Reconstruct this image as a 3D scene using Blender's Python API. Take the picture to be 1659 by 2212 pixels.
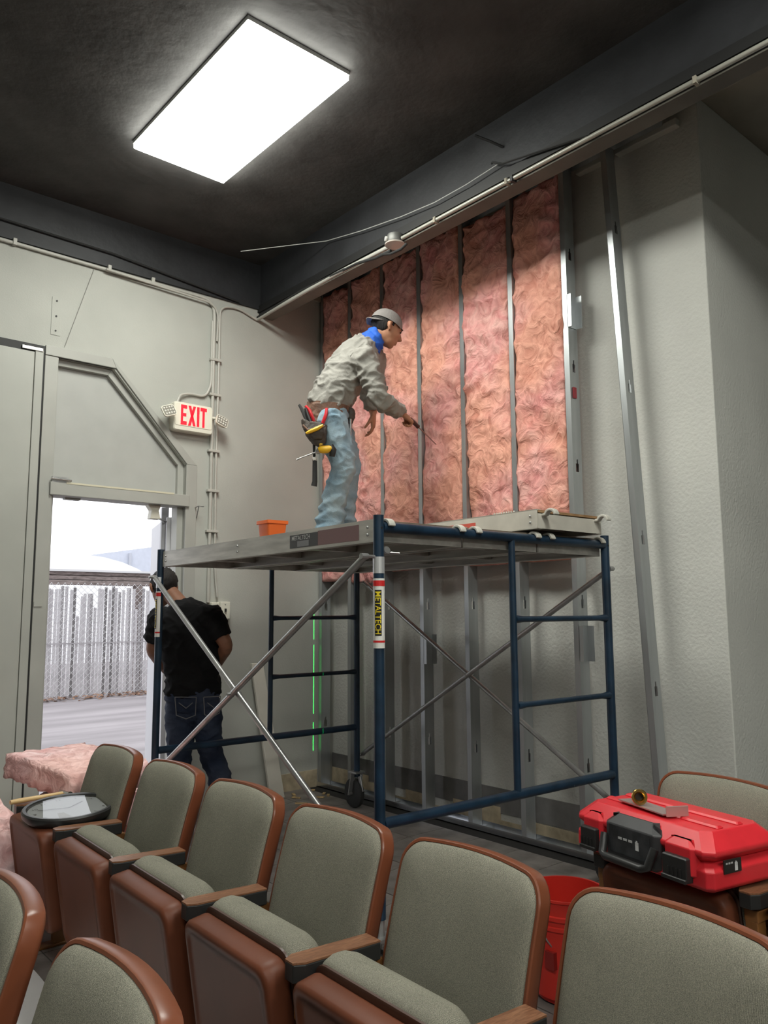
import bpy, bmesh, math, random
from mathutils import Vector, Matrix, noise, Euler
R = math.radians
random.seed(7)
for o in list(bpy.data.objects): bpy.data.objects.remove(o)
scene = bpy.context.scene
col = scene.collection

# ------------------------------------------------------------------ camera
CAMZ = 1.353
F_PX, PITCH, ROLL, YAW = 1708.64, 0.126, -0.0055, 0.711
fw = Vector((math.sin(YAW)*math.cos(PITCH), math.cos(YAW)*math.cos(PITCH), math.sin(PITCH)))
r0 = Vector((math.cos(YAW), -math.sin(YAW), 0)); u0 = r0.cross(fw)
rt = math.cos(ROLL)*r0 + math.sin(ROLL)*u0
up = -math.sin(ROLL)*r0 + math.cos(ROLL)*u0
cd = bpy.data.cameras.new('camera'); cam = bpy.data.objects.new('camera', cd); col.objects.link(cam)
cam.matrix_world = Matrix(((rt.x, up.x, -fw.x, 0), (rt.y, up.y, -fw.y, 0), (rt.z, up.z, -fw.z, CAMZ), (0, 0, 0, 1)))
cd.sensor_fit = 'VERTICAL'; cd.sensor_height = 36.0; cd.lens = F_PX/2212*36.0
cd.clip_start = 0.05; cd.clip_end = 200
scene.camera = cam
def at(px, py, D):
    """a point of the place seen at a photo pixel, D metres in front of the camera"""
    d = fw + rt*((px-829.5)/F_PX) - up*((py-1106)/F_PX)
    return Vector((0, 0, CAMZ)) + d*D

# ------------------------------------------------------------------ world, light level
w = bpy.data.worlds.new('world'); scene.world = w; w.use_nodes = True
bg = w.node_tree.nodes['Background']
bg.inputs[0].default_value = (0.93, 0.95, 1.0, 1); bg.inputs[1].default_value = 1.9
LAMP = 29.0           # radiance of the ceiling light panels
scene.view_settings.view_transform = 'Standard'; scene.view_settings.look = 'None'
scene.view_settings.exposure = 0.1; scene.view_settings.gamma = 1.0
scene.view_settings.use_curve_mapping = False
scene.cycles.max_bounces = 6; scene.cycles.diffuse_bounces = 4; scene.cycles.glossy_bounces = 3

# ------------------------------------------------------------------ mesh helpers
WM = {}
class MB:
    def __init__(s): s.v = []; s.f = []
    def add(s, vs, fs):
        k = len(s.v); s.v += [tuple(v) for v in vs]; s.f += [tuple(i+k for i in f) for f in fs]; return s
    def box(s, c, d, M=None):
        x, y, z = d[0]/2, d[1]/2, d[2]/2
        vs = [Vector((a*x, b*y, e*z)) for e in (-1, 1) for a, b in ((-1,-1),(1,-1),(1,1),(-1,1))]
        if M is not None: vs = [M @ v for v in vs]
        c = Vector(c); vs = [v+c for v in vs]
        return s.add(vs, [(3,2,1,0),(4,5,6,7),(0,1,5,4),(1,2,6,5),(2,3,7,6),(3,0,4,7)])
    def span(s, a, b):
        return s.box([(a[i]+b[i])/2 for i in range(3)], [abs(b[i]-a[i]) for i in range(3)])
    def beam(s, p0, p1, w_, h_, upv=(0,0,1)):
        p0 = Vector(p0); p1 = Vector(p1); d = p1-p0; x = d.normalized(); y = Vector(upv).cross(x).normalized(); z = x.cross(y)
        M = Matrix((x, y, z)).transposed()
        return s.box((p0+p1)/2, (d.length, w_, h_), M)
    def rings(s, rings, cap0=True, cap1=True, closed=True):
        k = len(s.v); n = len(rings[0]); fs = []
        for r in rings: s.v += [tuple(v) for v in r]
        for i in range(len(rings)-1):
            for j in range(n if closed else n-1):
                a = k+i*n+j; b = k+i*n+(j+1) % n; fs.append((a, b, b+n, a+n))
        if cap0: fs.append(tuple(k+j for j in reversed(range(n))))
        if cap1: e = k+(len(rings)-1)*n; fs.append(tuple(e+j for j in range(n)))
        s.f += fs; return s
    def cyl(s, p0, p1, r, r1=None, n=14, cap=True):
        return s.path([p0, p1], [r, r if r1 is None else r1], n, cap)
    def path(s, pts, r, n=10, cap=True, flat=1.0):
        pts = [Vector(p) for p in pts]
        if not isinstance(r, (list, tuple)): r = [r]*len(pts)
        rings = []; prev = None
        for i, p in enumerate(pts):
            t = (pts[min(i+1, len(pts)-1)]-pts[max(i-1, 0)]).normalized()
            if prev is None:
                a = Vector((0,0,1)) if abs(t.z) < .9 else Vector((1,0,0)); u = t.cross(a).normalized()
            else:
                u = (prev - t*prev.dot(t)).normalized()
            prev = u; v = t.cross(u)
            rings.append([p+u*(r[i]*math.cos(q))+v*(r[i]*flat*math.sin(q)) for q in [2*math.pi*j/n for j in range(n)]])
        return s.rings(rings, cap, cap)
    def lathe(s, prof, n=24, M=None, cap0=True, cap1=True):
        rings = []
        for (r, z) in prof:
            ring = [Vector((r*math.cos(2*math.pi*j/n), r*math.sin(2*math.pi*j/n), z)) for j in range(n)]
            rings.append([M @ v for v in ring] if M is not None else ring)
        return s.rings(rings, cap0, cap1)
    def prism(s, poly, h0, h1, fn):
        return s.rings([[fn(a, b, h0) for a, b in poly], [fn(a, b, h1) for a, b in poly]])
    def ellip(s, c, r, n=12, m=8, M=None):
        c = Vector(c); rings = []
        for i in range(1, m):
            th = math.pi*i/m
            ring = [Vector((r[0]*math.sin(th)*math.cos(2*math.pi*j/n), r[1]*math.sin(th)*math.sin(2*math.pi*j/n), -r[2]*math.cos(th))) for j in range(n)]
            rings.append([(M @ v if M is not None else v)+c for v in ring])
        return s.rings(rings)
    def build(s, name, mat, parent=None, smooth=None, bevel=0, seg=2, recalc=True):
        me = bpy.data.meshes.new(name); me.from_pydata(s.v, [], s.f)
        if recalc:
            bm = bmesh.new(); bm.from_mesh(me); bmesh.ops.recalc_face_normals(bm, faces=bm.faces); bm.to_mesh(me); bm.free()
        me.update()
        if smooth:
            me.shade_smooth(); me.set_sharp_from_angle(angle=R(smooth))
        return link(name, me, mat, parent, bevel, seg)
def link(name, me, mat, parent=None, bevel=0, seg=2):
    o = bpy.data.objects.new(name, me); col.objects.link(o)
    if mat is not None and not me.materials: me.materials.append(mat)
    if parent is not None:
        o.parent = parent; o.matrix_parent_inverse = WM.get(parent.name, Matrix.Identity(4)).inverted()
    WM[o.name] = Matrix.Identity(4)
    if bevel:
        b = o.modifiers.new('bevel', 'BEVEL'); b.width = bevel; b.segments = seg; b.limit_method = 'ANGLE'; b.angle_limit = R(40)
        b.harden_normals = False
    return o
def tag(o, label, cat, group=None, kind=None):
    if label: o['label'] = label
    if cat: o['category'] = cat
    if group: o['group'] = group
    if kind: o['kind'] = kind
    return o
def empty(name, loc, label, cat, group=None):
    o = bpy.data.objects.new(name, None); col.objects.link(o); o.location = loc; o.empty_display_size = .1
    WM[o.name] = Matrix.Translation(Vector(loc))
    return tag(o, label, cat, group)
def struct(o): o['kind'] = 'structure'; return o
def copy_tree(o, parent=None):
    c = o.copy(); col.objects.link(c); c.parent = parent; WM[c.name] = Matrix.Identity(4)
    for ch in list(o.children): copy_tree(ch, c)
    return c
def rrect(w_, h_, r, k=5):
    """rounded rectangle, centred, 4*(k+1) points"""
    r = min(r, w_/2-1e-4, h_/2-1e-4); out = []
    for cx_, cy_, a0 in ((w_/2-r, h_/2-r, 0), (-w_/2+r, h_/2-r, 90), (-w_/2+r, -h_/2+r, 180), (w_/2-r, -h_/2+r, 270)):
        for i in range(k+1):
            a = R(a0+90*i/k); out.append((cx_+r*math.cos(a), cy_+r*math.sin(a)))
    return out
def text_mb(body, size, fn, mb=None, bold=0.0, shear=0, align='CENTER', fit=None):
    cu = bpy.data.curves.new('lettering', 'FONT'); cu.body = body; cu.size = size; cu.align_x = align; cu.align_y = 'CENTER'
    cu.offset = bold; cu.shear = shear; cu.resolution_u = 3
    ob = bpy.data.objects.new('lettering', cu); col.objects.link(ob)
    dg = bpy.context.evaluated_depsgraph_get(); dg.update(); me = ob.evaluated_get(dg).to_mesh()
    bm = bmesh.new(); bm.from_mesh(me); bmesh.ops.triangulate(bm, faces=bm.faces)
    if fit: bmesh.ops.subdivide_edges(bm, edges=bm.edges, cuts=3, use_grid_fill=True)
    bm.verts.index_update(); mb = mb or MB(); cs = [(v.co.x, v.co.y) for v in bm.verts]; polys = [tuple(v.index for v in q.verts) for q in bm.faces]; bm.free()
    if fit:
        x0, x1 = min(c[0] for c in cs), max(c[0] for c in cs); y0, y1 = min(c[1] for c in cs), max(c[1] for c in cs)
        cs = [((x-(x0+x1)/2)/(x1-x0)*fit[0], (y-(y0+y1)/2)/(y1-y0)*fit[1]) for x, y in cs]
    mb.add([fn(x, y) for x, y in cs], polys)
    ob.evaluated_get(dg).to_mesh_clear(); bpy.data.objects.remove(ob); bpy.data.curves.remove(cu)
    return mb

# ------------------------------------------------------------------ materials
MATS = {}
def mat(name, c, rough=.5, metal=0, var=0, vs=6, bump=0, bs=60, spec=.5, detail=3, stretch=None, emit=None, es=0, coat=0, c2=None, alpha=None, trans=0):
    if name in MATS: return MATS[name]
    m = bpy.data.materials.new(name); m.use_nodes = True; nt = m.node_tree; b = nt.nodes['Principled BSDF']
    b.inputs['Base Color'].default_value = (*c, 1); b.inputs['Roughness'].default_value = rough; b.inputs['Metallic'].default_value = metal
    b.inputs['Specular IOR Level'].default_value = spec; b.inputs['Coat Weight'].default_value = coat
    if trans: b.inputs['Transmission Weight'].default_value = trans
    if emit: b.inputs['Emission Color'].default_value = (*emit, 1); b.inputs['Emission Strength'].default_value = es
    if var or bump or c2:
        tc = nt.nodes.new('ShaderNodeTexCoord'); mp = nt.nodes.new('ShaderNodeMapping'); nt.links.new(tc.outputs['Object'], mp.inputs[0])
        if stretch: mp.inputs['Scale'].default_value = stretch
    if var or c2:
        n = nt.nodes.new('ShaderNodeTexNoise'); n.inputs['Scale'].default_value = vs; n.inputs['Detail'].default_value = detail
        nt.links.new(mp.outputs[0], n.inputs['Vector'])
        rmp = nt.nodes.new('ShaderNodeValToRGB'); nt.links.new(n.outputs[0], rmp.inputs[0])
        e = rmp.color_ramp.elements; e[0].position = .32; e[1].position = .68
        hi = c2 if c2 else tuple(min(1, x*(1+var)) for x in c); lo = c if c2 else tuple(x*(1-var) for x in c)
        e[0].color = (*lo, 1); e[1].color = (*hi, 1)
        nt.links.new(rmp.outputs[0], b.inputs['Base Color'])
    if bump:
        n2 = nt.nodes.new('ShaderNodeTexNoise'); n2.inputs['Scale'].default_value = bs; n2.inputs['Detail'].default_value = 4
        nt.links.new(mp.outputs[0], n2.inputs['Vector'])
        bp = nt.nodes.new('ShaderNodeBump'); bp.inputs['Strength'].default_value = bump; bp.inputs['Distance'].default_value = .01
        nt.links.new(n2.outputs[0], bp.inputs['Height']); nt.links.new(bp.outputs[0], b.inputs['Normal'])
    MATS[name] = m; return m
def fabric_mat():
    m = mat('grey_olive_weave', (.2,.19,.15), .95, spec=.15); nt = m.node_tree; b = nt.nodes['Principled BSDF']
    tc = nt.nodes.new('ShaderNodeTexCoord'); n = nt.nodes.new('ShaderNodeTexNoise'); n.inputs['Scale'].default_value = 620; n.inputs['Detail'].default_value = 2
    n3 = nt.nodes.new('ShaderNodeTexNoise'); n3.inputs['Scale'].default_value = 7; n3.inputs['Detail'].default_value = 2
    nt.links.new(tc.outputs['Object'], n.inputs['Vector']); nt.links.new(tc.outputs['Object'], n3.inputs['Vector'])
    r = nt.nodes.new('ShaderNodeValToRGB'); nt.links.new(n.outputs[0], r.inputs[0]); e = r.color_ramp.elements
    e[0].position = .36; e[0].color = (.155,.152,.124,1); e[1].position = .66; e[1].color = (.33,.315,.25,1)
    mx = nt.nodes.new('ShaderNodeMix'); mx.data_type = 'RGBA'; mx.blend_type = 'MULTIPLY'; mx.inputs[0].default_value = .35
    r2 = nt.nodes.new('ShaderNodeValToRGB'); nt.links.new(n3.outputs[0], r2.inputs[0]); r2.color_ramp.elements[0].position = .3; r2.color_ramp.elements[1].position = .7
    r2.color_ramp.elements[0].color = (.6,.6,.6,1)
    nt.links.new(r.outputs[0], mx.inputs[6]); nt.links.new(r2.outputs[0], mx.inputs[7]); nt.links.new(mx.outputs[2], b.inputs['Base Color'])
    w1 = nt.nodes.new('ShaderNodeTexWave'); w1.bands_direction = 'Y'; w1.inputs['Scale'].default_value = 110; w1.inputs['Distortion'].default_value = 1.5
    nt.links.new(tc.outputs['Object'], w1.inputs['Vector'])
    ad = nt.nodes.new('ShaderNodeMath'); nt.links.new(w1.outputs[1], ad.inputs[0]); nt.links.new(n.outputs[0], ad.inputs[1])
    bp = nt.nodes.new('ShaderNodeBump'); bp.inputs['Strength'].default_value = .5; bp.inputs['Distance'].default_value = .002
    nt.links.new(ad.outputs[0], bp.inputs['Height']); nt.links.new(bp.outputs[0], b.inputs['Normal'])
    return m
def wood_mat(name, c0, c1, scale=14, dist=5, rough=.42, axis='Y', st=(1,6,6)):
    m = mat(name, c0, rough); nt = m.node_tree; b = nt.nodes['Principled BSDF']
    tc = nt.nodes.new('ShaderNodeTexCoord'); mp = nt.nodes.new('ShaderNodeMapping'); mp.inputs['Scale'].default_value = st
    nt.links.new(tc.outputs['Object'], mp.inputs[0])
    wv = nt.nodes.new('ShaderNodeTexNoise'); wv.inputs['Scale'].default_value = scale; wv.inputs['Detail'].default_value = 5; wv.inputs['Distortion'].default_value = dist
    nt.links.new(mp.outputs[0], wv.inputs['Vector'])
    r = nt.nodes.new('ShaderNodeValToRGB'); nt.links.new(wv.outputs[0], r.inputs[0]); e = r.color_ramp.elements
    e[0].position = .35; e[0].color = (*c0, 1); e[1].position = .65; e[1].color = (*c1, 1)
    nt.links.new(r.outputs[0], b.inputs['Base Color']); return m
def wool_mat(name, ca, cb, cc):
    m = mat(name, ca, .95, spec=.1); nt = m.node_tree; b = nt.nodes['Principled BSDF']
    tc = nt.nodes.new('ShaderNodeTexCoord')
    nw = nt.nodes.new('ShaderNodeTexNoise'); nw.inputs['Scale'].default_value = 7; nw.inputs['Detail'].default_value = 3; nw.inputs['Distortion'].default_value = 1.2
    nt.links.new(tc.outputs['Object'], nw.inputs['Vector'])
    nf = nt.nodes.new('ShaderNodeTexNoise'); nf.inputs['Scale'].default_value = 11; nf.inputs['Detail'].default_value = 8; nf.inputs['Distortion'].default_value = 1.7
    nt.links.new(tc.outputs['Object'], nf.inputs['Vector'])
    nb = nt.nodes.new('ShaderNodeTexNoise'); nb.inputs['Scale'].default_value = 1.6; nb.inputs['Detail'].default_value = 2
    nt.links.new(tc.outputs['Object'], nb.inputs['Vector'])
    r = nt.nodes.new('ShaderNodeValToRGB'); nt.links.new(nw.outputs[0], r.inputs[0]); e = r.color_ramp.elements
    e[0].position = .3; e[0].color = (*ca, 1); e[1].position = .7; e[1].color = (*cb, 1)
    r2 = nt.nodes.new('ShaderNodeValToRGB'); nt.links.new(nb.outputs[0], r2.inputs[0]); r2.color_ramp.elements[0].position = .42; r2.color_ramp.elements[1].position = .6
    mx = nt.nodes.new('ShaderNodeMix'); mx.data_type = 'RGBA'; nt.links.new(r2.outputs[0], mx.inputs[0]); nt.links.new(r.outputs[0], mx.inputs[6])
    mx.inputs[7].default_value = (*cc, 1)
    r3 = nt.nodes.new('ShaderNodeValToRGB'); nt.links.new(nf.outputs[0], r3.inputs[0]); q = r3.color_ramp.elements
    q[0].position = .32; q[0].color = (.66,.52,.50,1); q[1].position = .62; q[1].color = (1,1,1,1)
    m2 = nt.nodes.new('ShaderNodeMix'); m2.data_type = 'RGBA'; m2.blend_type = 'MULTIPLY'; m2.inputs[0].default_value = .85
    nt.links.new(mx.outputs[2], m2.inputs[6]); nt.links.new(r3.outputs[0], m2.inputs[7]); nt.links.new(m2.outputs[2], b.inputs['Base Color'])
    bp = nt.nodes.new('ShaderNodeBump'); bp.inputs['Strength'].default_value = .8; bp.inputs['Distance'].default_value = .03
    nt.links.new(nf.outputs[0], bp.inputs['Height']); nt.links.new(bp.outputs[0], b.inputs['Normal'])
    return m
def glass_mat(name, tint=(1,1,1), mixf=.08, rough=.02):
    m = bpy.data.materials.new(name); m.use_nodes = True; nt = m.node_tree; nt.nodes.clear()
    o = nt.nodes.new('ShaderNodeOutputMaterial'); t = nt.nodes.new('ShaderNodeBsdfTransparent'); g = nt.nodes.new('ShaderNodeBsdfGlossy')
    t.inputs[0].default_value = (*tint, 1); g.inputs['Roughness'].default_value = rough
    fr = nt.nodes.new('ShaderNodeFresnel'); fr.inputs[0].default_value = 1.5; mx = nt.nodes.new('ShaderNodeMixShader')
    nt.links.new(fr.outputs[0], mx.inputs[0]); nt.links.new(t.outputs[0], mx.inputs[1]); nt.links.new(g.outputs[0], mx.inputs[2]); nt.links.new(mx.outputs[0], o.inputs[0])
    return m
M_wall = mat('grey_beige_paint', (.435,.44,.405), .75, var=.05, vs=2.5, bump=.12, bs=120)
M_wall_tex = mat('orange_peel_paint', (.55,.55,.515), .7, var=.05, vs=2, bump=.45, bs=55)
M_trim = mat('grey_beige_trim_paint', (.40,.405,.37), .5, var=.05, vs=3)
M_ceil = mat('black_plaster_paint', (.060,.058,.057), .75, var=.3, vs=3, bump=.5, bs=14)
M_fascia = mat('black_beam_paint', (.022,.023,.026), .6, var=.25, vs=4, bump=.25, bs=20)
M_tan = mat('tan_plaster', (.34,.31,.25), .85, var=.1, vs=3, bump=.2)
M_dark = mat('near_black', (.01,.01,.01), .6)
M_tile = mat('dark_brown_tile', (.20,.18,.168), .45, var=.4, vs=7, bump=.1, bs=25, detail=6)
M_grout = mat('dark_joint', (.02,.018,.017), .8)
M_steel = mat('galvanized_steel', (.44,.46,.47), .38, .75, var=.14, vs=9, stretch=(1,1,.15), bump=.05, bs=30)
M_blue = mat('navy_enamel', (.010,.027,.052), .33, 0, var=.35, vs=9, bump=.1, bs=40, detail=6)
M_zinc = mat('zinc_pipe', (.42,.42,.42), .35, .8, var=.15, vs=14)
M_alu = mat('worn_aluminium', (.56,.54,.50), .42, .45, var=.2, vs=8, stretch=(2,.5,4), detail=6)
M_hook = mat('cast_grey_hook', (.60,.58,.52), .5, .2, var=.1)
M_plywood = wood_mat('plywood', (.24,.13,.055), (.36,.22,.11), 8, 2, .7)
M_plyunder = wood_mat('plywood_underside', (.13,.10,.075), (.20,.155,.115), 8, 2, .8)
M_white = mat('white_plastic', (.78,.77,.72), .4)
M_ivory = mat('ivory_plastic', (.74,.72,.62), .45)
M_fabric = fabric_mat()
M_brown = mat('brown_moulded_plastic', (.17,.052,.024), .33, var=.12, vs=5, spec=.4)
M_ochre = mat('ochre_brown_enamel', (.21,.09,.028), .4, var=.1)
M_black = mat('black_plastic', (.018,.018,.018), .4)
M_rubber = mat('black_rubber', (.02,.02,.02), .75)
M_walnut = wood_mat('walnut_laminate', (.12,.048,.024), (.24,.115,.06), 9, 1.5, .38, st=(2,14,14))
M_red = mat('red_plastic', (.62,.022,.032), .38, var=.08, vs=12)
M_redb = mat('red_bucket_plastic', (.60,.028,.018), .42)
M_orange = mat('orange_plastic', (.85,.16,.025), .45)
M_wool = wool_mat('pink_fibre_wool', (.88,.38,.37), (.92,.55,.50), (.91,.47,.36))
M_wool_daylit = wool_mat('daylit_pink_fibre_wool', (.93,.58,.58), (.96,.74,.74), (.94,.64,.60))  # same pink wool, its colour paled to imitate daylight by the doorway
M_brass = mat('brass', (.75,.5,.15), .25, 1)
M_chrome = mat('bright_metal', (.75,.75,.75), .2, 1)
# ------------------------------------------------------------------ the room shell
YL, XS, XW = 5.23, 3.79, 3.95          # door wall, stud face, old wall behind the studs
XF, ZF = 3.20, 3.70                    # front face and lower edge of the black beam
ZC, ZA = 4.11, 4.17                    # black ceiling, tan ceiling behind the beam
def fz(x): return -.095 if x < 2.46 else (0 if x > 3.375 else -.095+.095*(x-2.46)/.915)
mb = MB()
xs = [-5.2, 2.46, 3.375, 6.8]
mb.rings([[(x, -5.2, fz(x)-.004), (x, 5.45, fz(x)-.004), (x, 5.45, -.3), (x, -5.2, -.3)] for x in xs])
floor = struct(mb.build('floor', M_grout))
T = .305
tm = MB().box((0, 0, -.004), (T-.005, T-.005, .008)).build('tile', M_tile, floor, bevel=0)
tiles = 0
for i in range(-2, 9):
    for j in range(0, 16):
        x = 1.24+T*(i+.5); y = .35+T*(j+.5)
        if y > YL-.14: continue
        if x > 3.76: continue
        o = tm if tiles == 0 else tm.copy()
        if tiles: col.objects.link(o)
        o.location = (x, y, fz(x)); sl = (fz(x+.1)-fz(x-.1))/.2
        o.rotation_euler = (random.uniform(-.002,.002), -math.atan(sl), 0); tiles += 1
mb = MB().span((-5.2, -5.2, ZC), (XF+.1, YL+.2, ZC+.15)); struct(mb.build('ceiling', M_ceil))
mb = MB().span((XF+.10, -5.2, ZA), (6.8, YL+.2, ZA+.15)); struct(mb.build('ceiling', M_tan))
# black beam (fascia) that hangs in front of the stud wall, and its painted lower lip
be = struct(MB().span((XF, -5.2, ZF), (XF+.10, YL+.02, ZA)).build('trim_1', M_fascia, bevel=.008))
MB().span((XF+.02, -5.2, ZF-.012), (XF+.125, YL, ZF+.02)).build('lower_lip', mat('dark_lip_paint', (.13,.12,.10), .7, var=.2, vs=3), be)
MB().span((XF-.012, -5.2, ZF+.02), (XF, YL, ZF+.075)).build('angle_strip', M_dark, be)
# the left wall above the paint line is black too
bw = struct(MB().span((-5.2, YL-.02, 3.745), (XF+.02, YL+.001, ZC)).build('trim_2', M_fascia))
# left wall with the door opening and the five-sided transom opening above it
DX0, DX1, DH = 1.672, 2.606, 2.115
mb = MB()
mb.span((-5.2, YL, -.3), (DX0, YL+.16, ZA)); mb.span((DX1, YL, -.3), (6.8, YL+.16, ZA))
fy = lambda a, b, h: (a, h, b)
mb.prism([(DX0, 3.035), (2.045, 3.035), (2.045, ZA), (DX0, ZA)], YL, YL+.16, fy)
mb.prism([(2.045, 3.035), (DX1, 2.425), (DX1, ZA), (2.045, ZA)], YL, YL+.16, fy)
mb.span((DX0, YL, -.3), (DX1, YL+.16, -.1))
struct(mb.build('wall_left', M_wall))
# old wall behind the studs, its end column, and the recess on the right
mb = MB().span((XW, 1.93, -.3), (XW+1.6, YL+.1, ZA)); struct(mb.build('wall_right', M_wall_tex, bevel=.006))
mb = MB().span((6.6, -5.2, -.3), (6.8, 1.95, ZA)); struct(mb.build('wall_far', mat('dark_wall_paint', (.06,.06,.06), .8)))
mb = MB().span((-5.4, -5.2, -.3), (-5.2, 5.4, ZA)); struct(mb.build('wall_rear', M_wall))
mb = MB().span((-5.4, -5.4, -.3), (6.8, -5.2, ZA)); struct(mb.build('wall_side', M_wall))
# patch where the skirting was torn off, remaining dark skirting behind the studs
M_plaster = mat('torn_plaster', (.48,.40,.28), .9, var=.25, vs=12, detail=6)
struct(MB().span((3.36, YL-.006, 0), (XS, YL, .13)).build('baseboard_left', M_plaster))
M_base = mat('dark_grey_skirting', (.16,.155,.15), .6, var=.2, vs=8)
bb = struct(MB().span((XW-.008, 1.93, .09), (XW, YL, .24)).build('baseboard_right', M_base))
mb = MB(); random.seed(3)
y = 1.95
while y < YL-.1:
    l = random.uniform(.08, .3); h = random.uniform(.03, .14); mb.span((XW-.011, y, 0), (XW-.003, min(y+l, YL), h)); y += l
mb.build('torn_plaster_strip', M_plaster, bb)
# strip of wood along the top of the wall behind the beam
struct(MB().span((3.30, YL-.03, 3.96), (XS, YL, 4.0)).build('trim_3', M_tan))
# light ledge pieces seen between the stud tops
led = struct(MB().span((XW-.05, 2.45, 4.03), (XW, 2.70, 4.075)).span((XW-.05, 2.03, 4.03), (XW, 2.42, 4.075)).build('trim_4', M_wall, bevel=.006))
# ---- door frame, transom
M_frame = mat('grey_door_frame_paint', (.39,.39,.36), .5, var=.06, vs=4)
tr = struct(MB().span((DX0-.085, YL-.012, -.1), (DX0, YL+.02, 3.03)).build('trim_5', M_frame, bevel=.003))
tr6 = struct(MB().prism([(DX0-.085, 3.035), (2.06, 3.035), (2.03, 3.10), (DX0-.085, 3.10)], YL-.014, YL+.02, fy)
  .prism([(2.06, 3.035), (DX1+.005, 2.425), (DX1+.085, 2.425), (2.03, 3.10)], YL-.014, YL+.02, fy)
  .span((DX1, YL-.014, -.1), (DX1+.085, YL+.02, 2.425)).build('trim_6', M_frame, bevel=.003))
# rabbet inside the transom
ins = .045
mb = MB()
mb.prism([(DX0, 3.035), (2.045, 3.035), (2.022, 3.035-ins), (DX0, 3.035-ins)], YL+.035, YL+.09, fy)
mb.prism([(2.045, 3.035), (DX1, 2.425), (DX1-.05, 2.425-.0), (2.022, 3.035-ins)], YL+.035, YL+.09, fy)
mb.span((DX1-.045, YL+.035, 2.2), (DX1, YL+.09, 2.43))
struct(mb.build('trim_7', M_frame, bevel=.003))
struct(MB().prism([(DX0, 2.19), (DX1, 2.19), (DX1, 2.425), (2.045, 3.035), (DX0, 3.035)], YL+.07, YL+.10, fy).build('window_1', mat('transom_panel_paint', (.41,.415,.395), .6, var=.04)))
struct(MB().span((DX0-.02, YL-.03, DH), (DX1+.02, YL+.12, DH+.085)).build('trim_8', M_frame, bevel=.004))
MBt = MB().span((DX0+.08, YL-.032, DH+.078), (DX1-.1, YL-.016, DH+.090)); struct(MBt.build('trim_9', mat('cream_paint_edge', (.62,.58,.44), .6)))
struct(MB().span((DX1-.045, YL+.03, -.1), (DX1, YL+.12, DH)).build('trim_10', M_frame, bevel=.003))
struct(MB().span((DX0, YL+.03, -.1), (DX0+.02, YL+.12, DH)).build('trim_11', M_frame, bevel=.003))
# tall closed leaf left of the doorway
lf = struct(MB().span((-.2, YL-.02, -.09), (1.518, YL, 3.035)).build('door_2', M_trim, bevel=.003))
MB().span((1.524, YL-.016, -.09), (1.575, YL, 3.06)).build('edge_board', M_trim, lf, bevel=.003)
MB().span((1.575, YL-.004, -.09), (1.588, YL+.002, 3.085)).build('door_gap', M_dark, lf)
MB().span((-.2, YL-.006, 3.04), (1.588, YL+.002, 3.09)).build('head_gap', M_dark, lf)
MB().span((1.44, YL-.022, 3.045), (1.57, YL-.004, 3.068)).build('slide_bolt', M_chrome, lf, bevel=.002)
MB().span((1.59, YL-.018, 1.40), (1.64, YL-.01, 1.43)).build('latch_plate', M_trim, lf)
MB().span((1.36, YL-.03, .60), (1.38, YL-.018, .85)).build('hinge', M_chrome, lf)
# door leaf swung outside, with closer
DO = Vector((DX1-.045, YL+.14, 0)); dv = Vector((.30, .95, 0)).normalized()
leaf = struct(MB().beam(DO+Vector((0,0,1.0)), DO+dv*.88+Vector((0,0,1.0)), .045, 2.1).build('door_1', mat('pale_door_paint', (.55,.55,.57), .5), bevel=.003))
MB().beam(DO+dv*.05+Vector((-.03,0,1.95)), DO+dv*.12+Vector((-.03,0,1.95)), .05, .35).build('closer_cover', mat('grey_metal', (.3,.3,.31), .5, .5), leaf)
MB().cyl(DO+dv*.09+Vector((-.04,0,1.8)), DO+dv*.09+Vector((-.04,0,1.2)), .008).build('panic_rod', mat('grey_metal', (.3,.3,.31)), leaf)
ce = empty('door_closer', (2.38, YL+.05, DH), 'beige door closer hanging under the door head', 'door closer')
MB().prism([(2.34, DH), (2.44, DH), (2.425, DH-.04), (2.44, DH-.10), (2.36, DH-.10), (2.37, DH-.04)], YL+.03, YL+.09, fy).build('closer_body', M_ivory, ce, bevel=.006)
MB().beam((2.42, YL+.06, DH-.085), (2.60, YL+.22, DH-.10), .018, .008).build('closer_arm', M_zinc, ce)
struct(MB().span((DX0+.1, YL+.04, DH-.012), (DX0+.2, YL+.09, DH)).build('trim_12', M_frame))
bl = empty('slide_bolt', (DX0+.05, YL-.03, 2.205), 'small metal slide bolt on the ledge above the doorway', 'bolt')
MB().span((DX0-.01, YL-.03, 2.2), (DX0+.09, YL-.012, 2.235)).build('bolt_plate', M_zinc, bl)
MB().cyl((DX0-.02, YL-.035, 2.22), (DX0+.11, YL-.035, 2.215), .008).build('bolt_bar', M_chrome, bl)
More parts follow.
